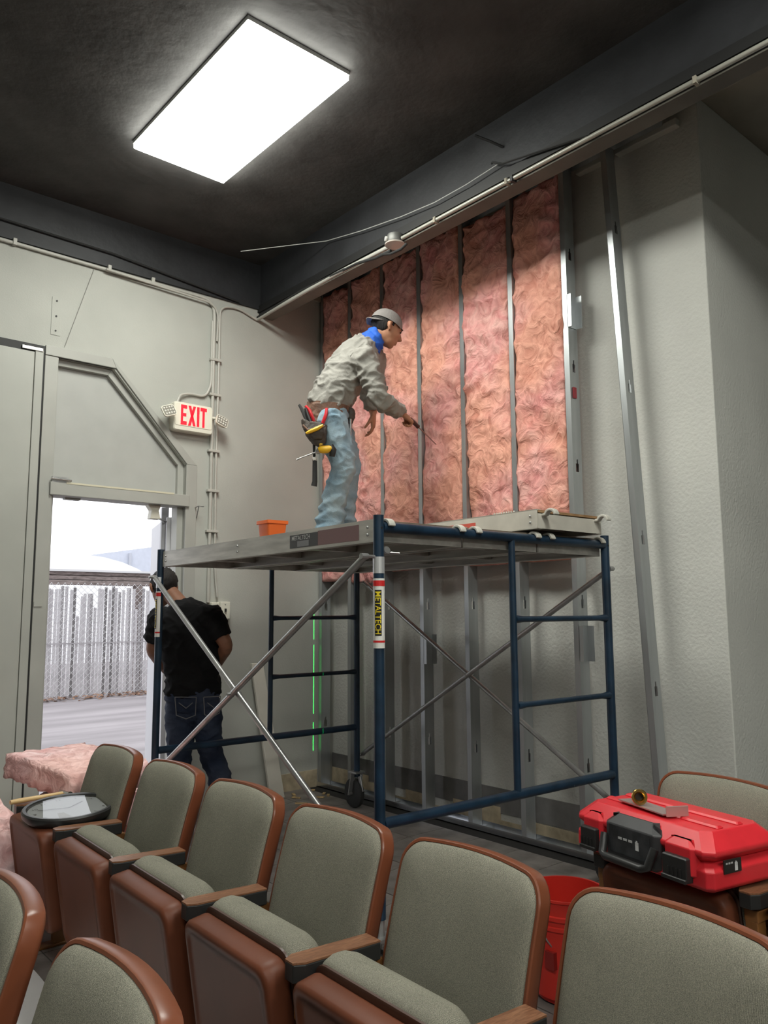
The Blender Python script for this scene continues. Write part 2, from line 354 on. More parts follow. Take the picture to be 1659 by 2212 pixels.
# ------------------------------------------------------------------ stud wall
def stud_mesh(h, holes, wid=.035, dep=.09):
    """C-shaped steel stud: web on the -Y side (y=0), flanges towards +Y, front at x=0"""
    t = .0016; mb = MB()
    mb.span((0, 0, 0), (t, wid, h)); mb.span((dep-t, 0, 0), (dep, wid, h))
    mb.span((0, wid-t, 0), (.009, wid, h)); mb.span((dep-.009, wid-t, 0), (dep, wid, h))
    a, b_ = dep/2-.014, dep/2+.014
    mb.span((t, 0, 0), (a, t, h)); mb.span((b_, 0, 0), (dep-t, t, h)); z = 0
    for hz in holes:
        mb.span((a, 0, z), (b_, t, hz)); z = hz+.075
        mb.span((a, 0, hz+.05), (a+.008, t, hz+.075)); mb.span((b_-.008, 0, hz+.05), (b_, t, hz+.075))
    mb.span((a, 0, z), (b_, t, h)); mb.span((0, -.0015, 0), (.0012, 0, h))
    return mb
sw = empty('stud_wall_frame', (XS, 4.0, 0), 'galvanized steel stud frame standing before the grey textured wall', 'stud wall')
SY = [5.175, 4.80, 4.40, 3.99, 3.565, 3.135, 2.715]
sm = stud_mesh(4.07, [.45, 1.36, 2.15, 2.75, 3.45])
s0 = sm.build('stud', M_steel, sw)
for i, y in enumerate(SY):
    o = s0 if i == 0 else s0.copy()
    if i: col.objects.link(o)
    o.location = (XS, y, .01)
def track(name, z, up_):
    mb = MB(); t = .0016; a, b_ = XS-.004, XS+.094; h = .035*up_
    mb.span((a, 2.1, z), (b_, YL-.005, z+t)); mb.span((a, 2.1, z), (a+t, YL-.005, z+h)); mb.span((b_-t, 2.1, z), (b_, YL-.005, z+h))
    return mb.build(name, M_steel, sw)
tk = track('bottom_track', .004, 1); tk.data.materials.clear(); tk.data.materials.append(mat('bright_track_steel', (.75,.77,.8), .22, 1)); track('top_track', 4.085, -1)
def clip(y, z, side, m, name='bracket'):
    mb = MB(); mb.span((XS-.004, y-.030, z), (XS-.002, y+.0, z+.2)); mb.span((XS+.02, y-.006, z), (XS+.075, y-.002, z+.2)); mb.span((XS+.073, y-.05, z), (XS+.075, y-.004, z+.2))
    mb.span((XS-.004, y-.005, z), (XS+.03, y-.002, z+.2))
    return mb.build(name, m, sw)
clip(2.715, 3.03, 1, M_steel); clip(2.715, 1.07, 1, M_steel); clip(3.99, 1.0, 1, M_steel)
MB().span((XS+.02, 2.705, 2.60), (XS+.05, 2.713, 2.665)).build('red_clip', mat('dull_red', (.3,.03,.04), .5), sw)
ls = stud_mesh(4.05, [.9, 1.7, 2.55, 3.5]).build('metal_stud', M_steel)
ls.location = (XS, 2.14, .01); ls.rotation_euler = (-math.atan2(.235, 4.05)*-1*-1*-1, 0, 0)
ls.location = (XS, 2.235, .01); ls.rotation_euler = (math.atan2(-.18, 4.05), 0, 0)
tag(ls, 'slightly leaning bare steel stud near the outer wall corner, right of the insulation', 'stud', 'loose stud')
del ls['group']
# ------------------------------------------------------------------ insulation batts
def fbm(p, o=4): return noise.fractal(p, 1.0, 2.0, o)
def wool(p, s):
    q = p*s + Vector((noise.noise(p*2.1)*1.3, noise.noise(p*2.1+Vector((7,3,1)))*1.3, noise.noise(p*1.7+Vector((1,9,4)))*1.3))
    return (1-abs(noise.noise(q)))**2
def batt(y0, y1, z0, z1, seed, label, topcut=0.0):
    ny, nz = 18, 150; sd = Vector((seed*13.1, seed*3.7, 0)); mb = MB(); grid = []
    for k in range(nz+1):
        row = []
        for j in range(ny+1):
            u = j/ny; v = k/nz; y = y1+(y0-y1)*u; z = z0+(z1-z0)*v
            if v == 1 or k > nz-6:
                z -= (topcut*(.5+.5*noise.noise(Vector((u*3, seed, 0)))) + .03*noise.noise(Vector((u*7, seed, 2))))*(k-(nz-6))/6
            if k < 4: z += (.02*noise.noise(Vector((u*6, seed, 5))))*(4-k)/4
            p = Vector((0, y, z))+sd
            edge = min(u, 1-u, v*6, (1-v)*6); ro = .016*max(0, 1-edge/.10)**2
            x = XS+.010 + ro - .034*(wool(p, 3.2)-.4) - .024*(wool(p, 7.5)-.4) - .010*fbm(p*16, 3) + .02*fbm(p*1.8, 2)
            if u in (0, 1): y += .008*fbm(p*6, 3)
            row.append((x, y, z))
        grid.append(row)
    for row in grid: row.insert(0, (XS+.085, row[0][1], row[0][2])); row.append((XS+.085, row[-1][1], row[-1][2]))
    mb.rings(grid, False, False, closed=False)
    k = len(grid); n = len(grid[0])
    mb.f.append(tuple(range(n))); mb.f.append(tuple((k-1)*n+j for j in range(n)))
    mb.f += [tuple([i*n for i in range(k)][::-1]+[i*n+n-1 for i in range(k)])]
    o = mb.build('insulation_batt', M_wool, smooth=180)
    tag(o, label, 'insulation', 'pink insulation batts between the studs')
BL = ['narrow pink fibre insulation batt in the corner by the door wall, behind the man',
 'pink insulation batt behind the man\'s shoulders, second bay from the corner',
 'pink insulation batt behind the man\'s cap and hanging hand, third bay from corner',
 'pink insulation batt touched by the screwdriver tip, fourth bay from corner',
 'pink insulation batt right of the screwdriver, second bay from the bare wall',
 'widest pink insulation batt beside the bare stud bay, rightmost of the six']
for i in range(6):
    ztop = [3.99, 4.03, 4.04, 4.05, 4.03, 4.05][i]
    batt(SY[i+1]+.037, SY[i]-.002, [1.60, 1.58, 1.655, 1.66, 1.65, 1.655][i], ztop, i+1, BL[i], [.02,.05,.06,.05,.09,.05][i])
# ------------------------------------------------------------------ ceiling lights
M_lens = mat('lit_lens', (.9,.9,.9), .5, emit=(.97,.98,.90), es=LAMP)
M_lframe = mat('light_frame_metal', (.5,.5,.48), .5)
def light_panel(cx_, cy_, label):
    t = empty('ceiling_light', (cx_, cy_, ZC), label, 'ceiling light', 'ceiling light panels')
    a, b_, h = .30, .645, .022; fr = MB()
    for s in (-1, 1):
        fr.span((cx_+s*a, cy_-b_, ZC-h), (cx_+s*(a-.014), cy_+b_, ZC)); fr.span((cx_-a+.014, cy_+s*b_, ZC-h), (cx_+a-.014, cy_+s*(b_-.014), ZC))
    fr.build('frame', M_lframe, t)
    MB().rings([[(cx_+q*x, cy_+r_*y, z) for q, r_ in ((-1,-1),(1,-1),(1,1),(-1,1))] for x, y, z in ((a-.003, b_-.003, ZC-.024), (a-.004, b_-.004, ZC-.05), (a-.016, b_-.016, ZC-.06))]).build('lens', M_lens, t)
light_panel(2.02, 3.59, 'glowing white rectangular ceiling light panel above the scaffold')
for (x, y) in [(2.02, .2), (2.02, -3.2), (-.9, .2), (-.9, -3.2)]:
    light_panel(x, y, 'white rectangular ceiling light panel above the seats outside the photo')
# ------------------------------------------------------------------ conduits and fittings on the door wall
M_emt = mat('painted_conduit', (.47,.46,.42), .45, var=.05)
def arc(pts, k=6):
    """rounded polyline through pts"""
    pts = [Vector(p) for p in pts]; out = [pts[0]]
    for i in range(1, len(pts)-1):
        a, b_, c = pts[i-1], pts[i], pts[i+1]; r = min(.12, (a-b_).length*.45, (c-b_).length*.45)
        p0 = b_+(a-b_).normalized()*r; p1 = b_+(c-b_).normalized()*r
        for j in range(k+1):
            t = j/k; out.append(p0*(1-t)**2+b_*2*t*(1-t)+p1*t*t)
    out.append(pts[-1]); return out
yc = YL-.017
c1 = empty('conduit', (2.80, yc, 1.43), 'painted metal conduit along the top of the door wall, bending down to switch box', 'conduit')
MB().path(arc([(-1.5, yc, 3.745), (2.80, yc, 3.715), (2.80, yc, 1.43)]), .0125, 10).build('pipe', M_emt, c1, smooth=40)
for x in (1.36, 1.98, .8, 2.3): MB().span((x-.012, yc-.017, 3.71), (x+.012, yc+.017, 3.755)).build('strap', M_emt, c1, bevel=.003)
for z in (3.25, 2.98, 2.55, 2.25, 1.95): MB().span((2.77, yc-.016, z-.010), (2.865, yc+.017, z+.010)).build('strap', M_emt, c1, bevel=.003)
MB().path(arc([(1.95, yc-.025, 3.712), (2.825, yc-.02, 3.68), (2.825, yc, 3.4)]), .008, 8).build('cable', M_emt, c1, smooth=40)
c2 = MB().path(arc([(3.17, yc, 3.655), (3.0, yc, 3.71), (2.845, yc, 3.68), (2.845, yc, 3.2), (2.838, yc, 2.4), (2.845, yc, 1.70), (2.87, yc-.005, 1.47)]), .009, 8).build('conduit', M_emt, smooth=40)
tag(c2, 'thin flexible cable tied beside the vertical conduit on the door wall', 'conduit')
c3 = MB().path(arc([(2.50, yc-.03, 2.86), (2.53, yc-.015, 2.93), (2.62, yc, 2.955), (2.74, yc, 2.95), (2.785, yc, 3.05), (2.785, yc, 3.55)]), .009, 8).build('conduit', M_emt, smooth=40)
tag(c3, 'short curved cable running from conduit to the top of the lit sign', 'conduit')
# switch boxes
sb = empty('switch_box', (2.90, YL, 1.37), 'ivory light switch boxes at the foot of conduit on door wall', 'switch')
MB().span((2.81, YL-.05, 1.315), (2.875, YL, 1.43)).build('junction_box', M_ivory, sb, bevel=.004)
MB().span((2.88, YL-.055, 1.31), (2.96, YL, 1.435)).build('cover_plate', M_ivory, sb, bevel=.004)
MB().span((2.914, YL-.066, 1.362), (2.926, YL-.055, 1.386)).build('toggle', M_black, sb)
MB().cyl((2.92, YL-.057, 1.415), (2.92, YL-.054, 1.415), .004).build('screw', M_zinc, sb); MB().cyl((2.92, YL-.057, 1.333), (2.92, YL-.054, 1.333), .004).build('screw', M_zinc, sb)
hk = MB().path([(2.68, YL, 2.115), (2.68, YL-.07, 2.12)], .004, 6).path([(2.72, YL-.07, 2.12), (2.68, YL-.07, 2.12), (2.695, YL-.01, 2.04)], .004, 6).build('wall_hook', M_zinc)
tag(hk, 'small bent wire hook sticking out of wall beside the doorway', 'hook')
pl = empty('patched_plate', (1.645, YL, 3.31), 'painted-over strip with three screws high on the door wall', 'plate')
MB().span((1.615, YL-.004, 3.18), (1.675, YL, 3.44)).build('plate', M_wall, pl, bevel=.001)
for z in (3.21, 3.31, 3.415): MB().cyl((1.645, YL-.008, z), (1.645, YL-.003, z), .006, n=8).build('screw', M_dark, pl)
tag(MB().path([(1.885, YL-.006, 3.72), (1.71, YL-.006, 3.12)], .0022, 5).build('wire', mat('grey_wire', (.3,.3,.28), .5)), 'thin grey wire slanting down wall above the transom', 'wire')
# ------------------------------------------------------------------ exit sign
EX0, EX1, EZ0, EZ1, EY = 2.465, 2.775, 2.655, 2.865, YL-.075
es = empty('exit_sign', (2.62, YL, 2.655), 'white sign with glowing red EXIT letters beside the transom', 'exit sign')
bd = MB(); W_, H_ = EX1-EX0, EZ1-EZ0
def signpt(a, b_, h): return Vector(((EX0+EX1)/2+a, h, (EZ0+EZ1)/2+b_))
bd.rings([[signpt(a, b_, YL-.002) for a, b_ in rrect(W_, H_, .02)], [signpt(a, b_, EY+.008) for a, b_ in rrect(W_, H_, .02)], [signpt(a, b_, EY) for a, b_ in rrect(W_-.012, H_-.012, .016)]])
bd.build('housing', M_ivory, es, smooth=35)
bd = MB(); bd.rings([[signpt(a, b_+.012, EY) for a, b_ in rrect(W_-.02, H_-.045, .012)], [signpt(a, b_+.012, EY-.003) for a, b_ in rrect(W_-.024, H_-.05, .012)]])
bd.build('face_panel', mat('lit_ivory_face', (.8,.78,.66), .5), es)
M_redlit = mat('lit_red', (.8,.01,.02), .5, emit=(1.0,.008,.02), es=1.6)
def letter(polys, x0, wd, ht, zc):
    mb = MB()
    for q in polys: mb.prism([(x0+a*wd, zc+(b_-.5)*ht) for a, b_ in q], EY-.0062, EY-.002, fy)
    mb.build('letter', M_redlit, es)
LH, LW, zc = .145, .046, (EZ0+EZ1)/2+.012; lx = EX0+.052
letter([[(0,0),(.36,0),(.36,1),(0,1)], [(.36,0),(1,0),(1,.17),(.36,.17)], [(.36,.43),(.9,.43),(.9,.58),(.36,.58)], [(.36,.83),(1,.83),(1,1),(.36,1)]], lx, LW, LH, zc)
letter([[(0,0),(.34,0),(.66,.5),(.34,.5)], [(.66,0),(1,0),(.66,.5),(.34,.5)], [(0,1),(.34,.5),(.66,.5),(.34,1)], [(.66,1),(.34,.5),(.66,.5),(1,1)]], lx+LW+.012, LW+.012, LH, zc)
letter([[(0,0),(1,0),(1,1),(0,1)]], lx+2*LW+.035, .018, LH, zc)
letter([[(.33,0),(.67,0),(.67,.83),(.33,.83)], [(0,.83),(1,.83),(1,1),(0,1)]], lx+2*LW+.062, LW+.004, LH, zc)
def lamp_head(cx_, cz, ry, name='lamp_head'):
    Mx = Matrix.Rotation(R(ry), 3, 'Y') @ Matrix.Rotation(R(-18), 3, 'X'); c = Vector((cx_, EY-.035, cz)); mb = MB()
    f = lambda a, b_, h: Mx @ Vector((a, h, b_)) + c
    mb.rings([[f(a, b_, .03) for a, b_ in rrect(.06, .06, .015)], [f(a, b_, .006) for a, b_ in rrect(.10, .085, .02)], [f(a, b_, -.006) for a, b_ in rrect(.10, .085, .02)]])
    h = mb.build(name, M_ivory, es, smooth=35)
    mb = MB().rings([[f(a, b_, -.0055) for a, b_ in rrect(.09, .075, .016)], [f(a, b_, -.0085) for a, b_ in rrect(.088, .073, .016)]]); mb.build('lens', mat('clear_reflector', (.6,.58,.5), .15, .6), h)
    for i in range(3):
        for j in range(4):
            p = f(-.030+.020*j, -.022+.022*i, -.009); MB().ellip(p, (.007, .004, .007), 8, 6).build('led', M_white, h, smooth=60)
lamp_head(EX0-.055, 2.775, -20); lamp_head(EX1+.055, 2.762, 20)
for s, x in ((-1, EX0), (1, EX1)): MB().cyl((x, YL-.05, 2.79), (x+s*.03, YL-.05, 2.79), .012).build('swivel', M_ivory, es)
# ------------------------------------------------------------------ fittings under the black beam
fc = empty('beam_conduit', (XF, 2.2, ZF-.03), 'long pale conduit fixed along the lower edge of black beam', 'conduit')
MB().path([(XF-.022, .2, ZF-.01), (XF-.022, 3.50, ZF-.01)], .012, 8).build('pipe', mat('pale_conduit', (.42,.41,.36), .4, .3), fc, smooth=50)
for y in (1.55, 2.60, 2.64, 3.2): MB().span((XF-.038, y-.008, ZF-.028), (XF-.0, y+.008, ZF+.006)).build('strap', M_dark if 2.5 < y < 2.62 else M_tan, fc)
MB().path([(XF-.02, 3.62, ZF-.02), (XF-.02, 4.2, ZF-.012), (XF-.02, 4.9, ZF-.03), (XF-.02, YL-.02, ZF-.04)], .014, 8).build('cable', M_emt, fc, smooth=50)
MB().path([(XF-.03, 3.6, ZF-.06), (XF-.03, 3.75, ZF-.055), (XF-.025, 3.95, ZF-.02), (XF-.025, 4.6, ZF+.0), (XF-.03, YL-.03, ZF-.03)], .010, 8).build('black_cable', M_rubber, fc, smooth=50)
jb = empty('junction_box', (XF, 3.56, ZF), 'round metal junction box with flat cover under the black beam', 'junction box')
MB().lathe([(.048, 0), (.05, -.005), (.05, -.055), (.046, -.06)], 20, Matrix.Translation((XF-.03, 3.56, ZF+.03))).build('box_body', mat('grey_metal_box', (.2,.2,.19), .5, .5), jb, smooth=40)
MB().lathe([(.064, -.06), (.066, -.063), (.064, -.068)], 20, Matrix.Translation((XF-.03, 3.56, ZF+.03))).build('cover_plate', mat('pale_cover', (.62,.55,.5), .5), jb, smooth=40)
MB().cyl((XF-.075, 3.585, ZF+.0), (XF-.086, 3.59, ZF+.0), .016).build('knockout', M_white, jb)
MB().path([(XF-.02, 3.46, ZF-.06), (XF-.03, 3.5, ZF-.085), (XF-.03, 3.6, ZF-.08), (XF-.03, 3.7, ZF-.05)], .009, 8).build('cable_loop', M_rubber, jb, smooth=50)
wp = [at(520, 543, 5.66)] + [Vector((XF-.03, y, z)) for y, z in ((4.29, 3.965), (3.9, 3.89), (3.5, 3.83), (3.2, 3.80), (2.94, 3.80), (2.7, 3.815))]
tag(MB().path(wp, .003, 5).build('wire', mat('pale_wire', (.5,.5,.48), .5)), 'thin pale wire sagging across the black beam', 'wire')
tag(MB().path([(XF-.03, 2.74, 3.84), (XF-.05, 2.72, 3.83), (XF-.035, 2.66, 3.80), (XF-.03, 2.4, 3.755), (XF-.03, 2.1, 3.70)], .006, 6).build('wire', M_rubber), 'black hooked wire along beam near the bare studs', 'wire')
tag(MB().path([(XF-.12, 2.78, 3.99), (XF-.06, 2.72, 3.95), (XF-.005, 2.68, 3.92)], .007, 6).build('bent_bracket', M_dark), 'short black bracket poking out from the beam face', 'bracket')
tag(MB().path([(-1.0, YL-.04, 3.90), (.9, YL-.04, 3.86), (2.0, YL-.04, 3.84), (3.0, YL-.04, 3.75)], .006, 6).build('cable', M_rubber), 'black cable strung along the black band above door wall', 'cable')
# ------------------------------------------------------------------ scaffold
SA = 1.5347; SF = Vector((2.0262, 2.3865, 0)); sa_ = Vector((math.cos(SA), math.sin(SA), 0)); sb_ = Vector((math.sin(SA), -math.cos(SA), 0))
def S(u, v, z): return SF + sa_*u + sb_*v + Vector((0, 0, z))
SL, SWD, PR = 2.134, 1.48, .0215
ZT, ZH, ZB, ZR1, ZR2, ZP0 = 1.737, 1.690, .552, 1.318, .935, .213
def wrap(u, v, r, facing):
    """map (x across, y along) onto the tube surface; facing = angle of the label's middle"""
    c = S(u, v, 0)
    def fn(x, y, h=0):
        a = facing + x/r; return Vector((c.x+(r+h)*math.cos(a), c.y+(r+h)*math.sin(a), y))
    return fn
def band(fn, x0, x1, z0, z1, n=10, h=.0012):
    mb = MB()
    for i in range(n):
        a, b_ = x0+(x1-x0)*i/n, x0+(x1-x0)*(i+1)/n; mb.add([fn(a, z0, h), fn(b_, z0, h), fn(b_, z1, h), fn(a, z1, h)], [(0,1,2,3)])
    return mb
M_stick = mat('white_sticker', (.75,.74,.7), .4); M_stred = mat('red_print', (.6,.02,.02), .4); M_yel = mat('yellow_print', (.8,.62,.02), .4); M_stblack = mat('black_print', (.012,.012,.012), .4)
def caster(par, u, v):
    c = S(u, v, 0); z0 = fz(c.x)
    k = MB().cyl(c+Vector((0,0,ZP0+.03)), c+Vector((0,0,z0+.25)), .016); k.box(c+Vector((0,0,z0+.245)), (.085,.085,.012))
    ft = Matrix.Rotation(SA, 3, 'Z')
    for s in (-1, 1): k.beam(c+ft@Vector((0, s*.03, 0))+Vector((0,0,z0+.24)), c+ft@Vector((.03, s*.034, 0))+Vector((0,0,z0+.09)), .006, .045, upv=sb_)
    k.beam(c+ft@Vector((-.03, 0, 0))+Vector((0,0,z0+.22)), c+ft@Vector((-.06, 0, 0))+Vector((0,0,z0+.12)), .03, .008, upv=sb_)
    cs = k.build('caster_fork', M_zinc, par, bevel=.002)
    M3 = Matrix.Translation(c+ft@Vector((.03,0,0))+Vector((0,0,z0+.1))) @ Matrix.Rotation(SA, 4, 'Z') @ Matrix.Rotation(R(90), 4, 'X')
    MB().lathe([(.03,-.024),(.085,-.024),(.098,-.014),(.1,0),(.098,.014),(.085,.024),(.03,.024)], 28, M3).build('wheel', M_rubber, cs, smooth=40)
    MB().cyl(c+ft@Vector((.03,-.045,0))+Vector((0,0,z0+.1)), c+ft@Vector((.03,.045,0))+Vector((0,0,z0+.1)), .012).build('axle', M_zinc, cs)
def frame(u, label):
    fr = empty('scaffold_ladder', S(u, SWD/2, 0), label, 'scaffold frame', 'blue scaffold end frames')
    for v in (0, SWD):
        ps = MB().cyl(S(u, v, ZP0), S(u, v, ZT), PR, n=20, cap=True).build('post', M_blue, fr, smooth=40)
        MB().lathe([(.008, .0002), (.0165, .0002)], 16, Matrix.Translation(S(u, v, ZT)), False, False).build('tube_rim', M_blue, ps)
        MB().cyl(S(u, v, ZT-.003), S(u, v, ZT+.0006), .0165, n=16).build('tube_bore', M_dark, ps)
        for z in (1.57, .36):
            s = -1 if v == 0 else 1; MB().cyl(S(u, v+s*PR*.8, z), S(u, v+s*(PR+.05), z), .007, n=8).build('brace_stud', M_zinc, ps)
        for z in (ZH-.005,): MB().cyl(S(u-.0225 if u < 1 else u+.0225, v, z), S(u, v, z), .005, n=8).build('pin_hole', M_dark, ps)
        caster(fr, u, v)
    MB().cyl(S(u, PR*.7, ZH), S(u, SWD-PR*.7, ZH), PR, n=18).build('header', M_blue, fr, smooth=40)
    MB().cyl(S(u, PR*.7, ZB), S(u, SWD-PR*.7, ZB), PR, n=18).build('bottom_bar', M_blue, fr, smooth=40)
    mv = .775
    MB().cyl(S(u, mv, ZB), S(u, mv, ZH), .0165, n=14).build('upright', M_blue, fr, smooth=40)
    for z in (ZR1, ZR2):
        v0, v1 = mv+.008, SWD-PR*.6
        MB().path([S(u, v0, z), S(u, v0+.02, z), S(u, v0+.06, z), S(u, v1-.06, z), S(u, v1-.02, z), S(u, v1, z)], [.019,.018,.0135,.0135,.018,.019], 12).build('rung', M_blue, fr, smooth=40)
    return fr
frA = frame(0, 'blue tubular scaffold end frame on the right, nearest the red tool case')
frB = frame(SL, 'blue tubular scaffold end frame on the left, nearest the doorway')
# stickers on the two near posts
def stickers(u, facing, par):
    fn = wrap(u, 0, PR+.0005, facing); x = .03
    b0 = band(fn, -x, x, 1.214, 1.485).build('sticker', M_stick, par, smooth=60)
    band(fn, -x, x, 1.455, 1.477, h=.002).build('red_stripe', M_stred, b0); band(fn, -x, x, 1.236, 1.244, h=.002).build('red_stripe', M_stred, b0)
    band(fn, -.017, .009, 1.262, 1.44, h=.002).build('black_panel', M_stblack, b0)
    def tf(a, b_): return fn(-.004+b_, 1.351-a, .0028)
    text_mb('METALTECH', .034, tf, bold=.0003, fit=(.165, .021)).build('lettering', M_yel, b0)
    band(fn, -x, x, 1.505, 1.57, h=.0015).build('foil_label', smooth=60, mat= mat('foil', (.7,.7,.72), .3, .6), parent=par)
cam_dir = math.atan2(-SF.y, -SF.x)
stickers(0, cam_dir+.05, frA)
L0 = S(SL, 0, 0); stickers(SL, math.atan2(-L0.y, -L0.x)-1.1, frB)
# spring pin beside the near post
sp = MB().lathe([(.004,0),(.016,.0),(.019,.006),(.016,.012),(.004,.012)], 14, Matrix.Translation(S(.0, .035, 1.595)) @ Matrix.Rotation(R(70), 4, 'X')).cyl(S(0,.03,1.59), S(-.02,.09,1.587), .005, n=8).build('toggle_pin', M_zinc, frA, smooth=40)
# cross braces
def brace(v, label, order):
    s = -1 if v == 0 else 1
    cb = empty('cross_brace', S(SL/2, v, 0), label, 'cross brace', 'scaffold cross braces')
    for k, (za, zb_) in enumerate(((1.57, .36), (.36, 1.57))):
        off = PR+.018+(.018 if (k == order) else 0)*1.5
        A, B_ = S(0, v+s*off, za), S(SL, v+s*off, zb_); d = (B_-A).normalized()
        MB().path([A, A+d*.04, A+d*.09, B_-d*.09, B_-d*.04, B_], [.012,.015,.0145,.0145,.015,.012], 12).build('brace_tube', M_zinc, cb, smooth=40)
        for P_ in (A, B_): MB().cyl(P_+sb_*s*-.012, P_+sb_*s*.022, .012, n=10).build('end_fitting', M_zinc, cb)
    MB().cyl(S(SL/2, v+s*PR, .965), S(SL/2, v+s*(PR+.075), .965), .008, n=8).build('pivot_bolt', M_zinc, cb)
brace(0, 'grey crossed pipe brace on the side of scaffold facing the seats', 0)
brace(SWD, 'grey crossed pipe brace on the side of scaffold facing the stud wall', 1)
# planks
def plank(u0, u1, v0, v1, ztop, label, deckmat=None, rail=None, lab=False):
    rail = rail or M_alu; h = .092
    pk = empty('scaffold_plank', S((u0+u1)/2, (v0+v1)/2, ztop-h), label, 'scaffold plank', 'aluminium scaffold planks')
    a, b_ = u0+.03, u1-.03
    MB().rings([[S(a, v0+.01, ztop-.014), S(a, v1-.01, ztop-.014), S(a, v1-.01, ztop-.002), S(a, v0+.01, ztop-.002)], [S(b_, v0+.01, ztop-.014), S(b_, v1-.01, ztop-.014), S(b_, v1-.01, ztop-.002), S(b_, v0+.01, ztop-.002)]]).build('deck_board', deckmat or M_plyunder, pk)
    for v, s in ((v0, 1), (v1, -1)):
        t = .005; mb = MB()
        mb.beam(S(a, v+s*t/2, ztop-h/2), S(b_, v+s*t/2, ztop-h/2), t, h)
        mb.beam(S(a, v+s*.014, ztop-.002), S(b_, v+s*.014, ztop-.002), .028, .005)
        mb.beam(S(a, v+s*.02, ztop-h+.0025), S(b_, v+s*.02, ztop-h+.0025), .04, .005)
        rl = mb.build('side_rail', rail, pk)
        if s == 1:
            for uu in (a+.04, (a+b_)/2+.1, b_-.04):
                for zz in (ztop-.03, ztop-.06): MB().ellip(S(uu, v-.001, zz), (.006,.006,.006), 8, 6).build('rivet', M_zinc, rl, smooth=60)
    for k in range(4):
        uu = a+(b_-a)*(k+.5)/4; MB().beam(S(uu, v0+.01, ztop-.04), S(uu, v1-.01, ztop-.04), .045, .05).build('crossbar', rail, pk)
    for uu in (a, b_): MB().beam(S(uu, v0+.004, ztop-.055), S(uu, v1-.004, ztop-.055), .006, .07).build('end_plate', rail, pk)
    for uu, s in ((u0, -1), (u1, 1)):
        for v in (v0+.045, v1-.045):
            c = uu+s*-.0 ; pts = []
            zc_ = min(ztop-.035, ZH) if ztop < 1.76 else ztop-.035
            if ztop < 1.76: zc_ = ZH; cu = 0 if uu == u0 else SL
            else: cu = uu+s*.02
            r = PR+.009
            pts = [S(uu-s*.05, v, zc_+r*.2)] + [S(cu-s*r*math.cos(q), v, zc_+r*math.sin(q)) for q in [R(d) for d in range(20, 190, 17)]]
            mbh = MB(); rg = []
            for i, p in enumerate(pts):
                t = (pts[min(i+1, len(pts)-1)]-pts[max(i-1, 0)]).normalized(); n_ = t.cross(sb_)
                rg.append([p+sb_*.016+n_*.006, p-sb_*.016+n_*.006, p-sb_*.016-n_*.006, p+sb_*.016-n_*.006])
            mbh.rings(rg); mbh.build('hook', M_hook, pk, bevel=.003)
    return pk
ZD = 1.724
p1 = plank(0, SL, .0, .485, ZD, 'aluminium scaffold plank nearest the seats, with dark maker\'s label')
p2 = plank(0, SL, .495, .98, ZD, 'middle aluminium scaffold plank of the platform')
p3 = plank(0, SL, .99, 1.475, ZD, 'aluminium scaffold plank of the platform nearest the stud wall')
p4 = plank(-.07, 1.95, .91, 1.40, 1.828, 'loose plywood-topped scaffold plank with red label, stacked on the platform', M_plywood, mat('pale_plank_rail', (.62,.59,.52), .5, .2, var=.1, vs=8))
def plate(name, u0, u1, v, z0, z1, m, par, t=.001):
    return MB().rings([[S(u0, v, z0), S(u1, v, z0), S(u1, v, z1), S(u0, v, z1)], [S(u0, v-t, z0), S(u1, v-t, z0), S(u1, v-t, z1), S(u0, v-t, z1)]]).build(name, m, par)
plate('maker_label', .43, .66, -.0005, ZD-.078, ZD-.018, mat('dark_label', (.07,.07,.075), .4), p1, .0015)
plate('tinted_label', .13, .43, -.0005, ZD-.078, ZD-.014, mat('maroon_film', (.23,.13,.13), .4), p1, .001)
plate('label_box', .50, .595, -.0025, ZD-.074, ZD-.048, mat('grey_label', (.25,.25,.26), .4), p1, .0005)
text_mb('METALTECH', .030, lambda a, b_: S(.565-a, -.0035, ZD-.033+b_), bold=.0003, fit=(.15, .020)).build('lettering', mat('silver_print', (.6,.6,.58), .4), p1)
plate('red_label', .36, .60, .9095, 1.755, 1.80, mat('red_label_film', (.60,.10,.07), .4), p4)
for k in range(9): MB().cyl(S(.12+k*.016, .93, 1.826), S(.12+k*.016, .93, 1.838), .004, n=6).build('grip_stud', M_hook, p4)
# orange pot on the platform
ob = empty('orange_bin', S(1.33, .30, ZD), 'small square orange plastic bin on the platform behind the plank edge', 'bin')
oc = S(1.33, .30, 0)
def sq(hw, z, r=.012): return [Vector((oc.x, oc.y, z))+sa_*a+sb_*b_ for a, b_ in rrect(hw*2, hw*2, r)]
MB().rings([sq(.05, ZD), sq(.06, 1.850), sq(.055, 1.850), sq(.046, ZD+.01)]).build('bin_body', M_orange, ob, smooth=35)
MB().rings([sq(.067, 1.838), sq(.067, 1.856), sq(.056, 1.856), sq(.056, 1.838)], False, False).build('rim', M_orange, ob, smooth=35)
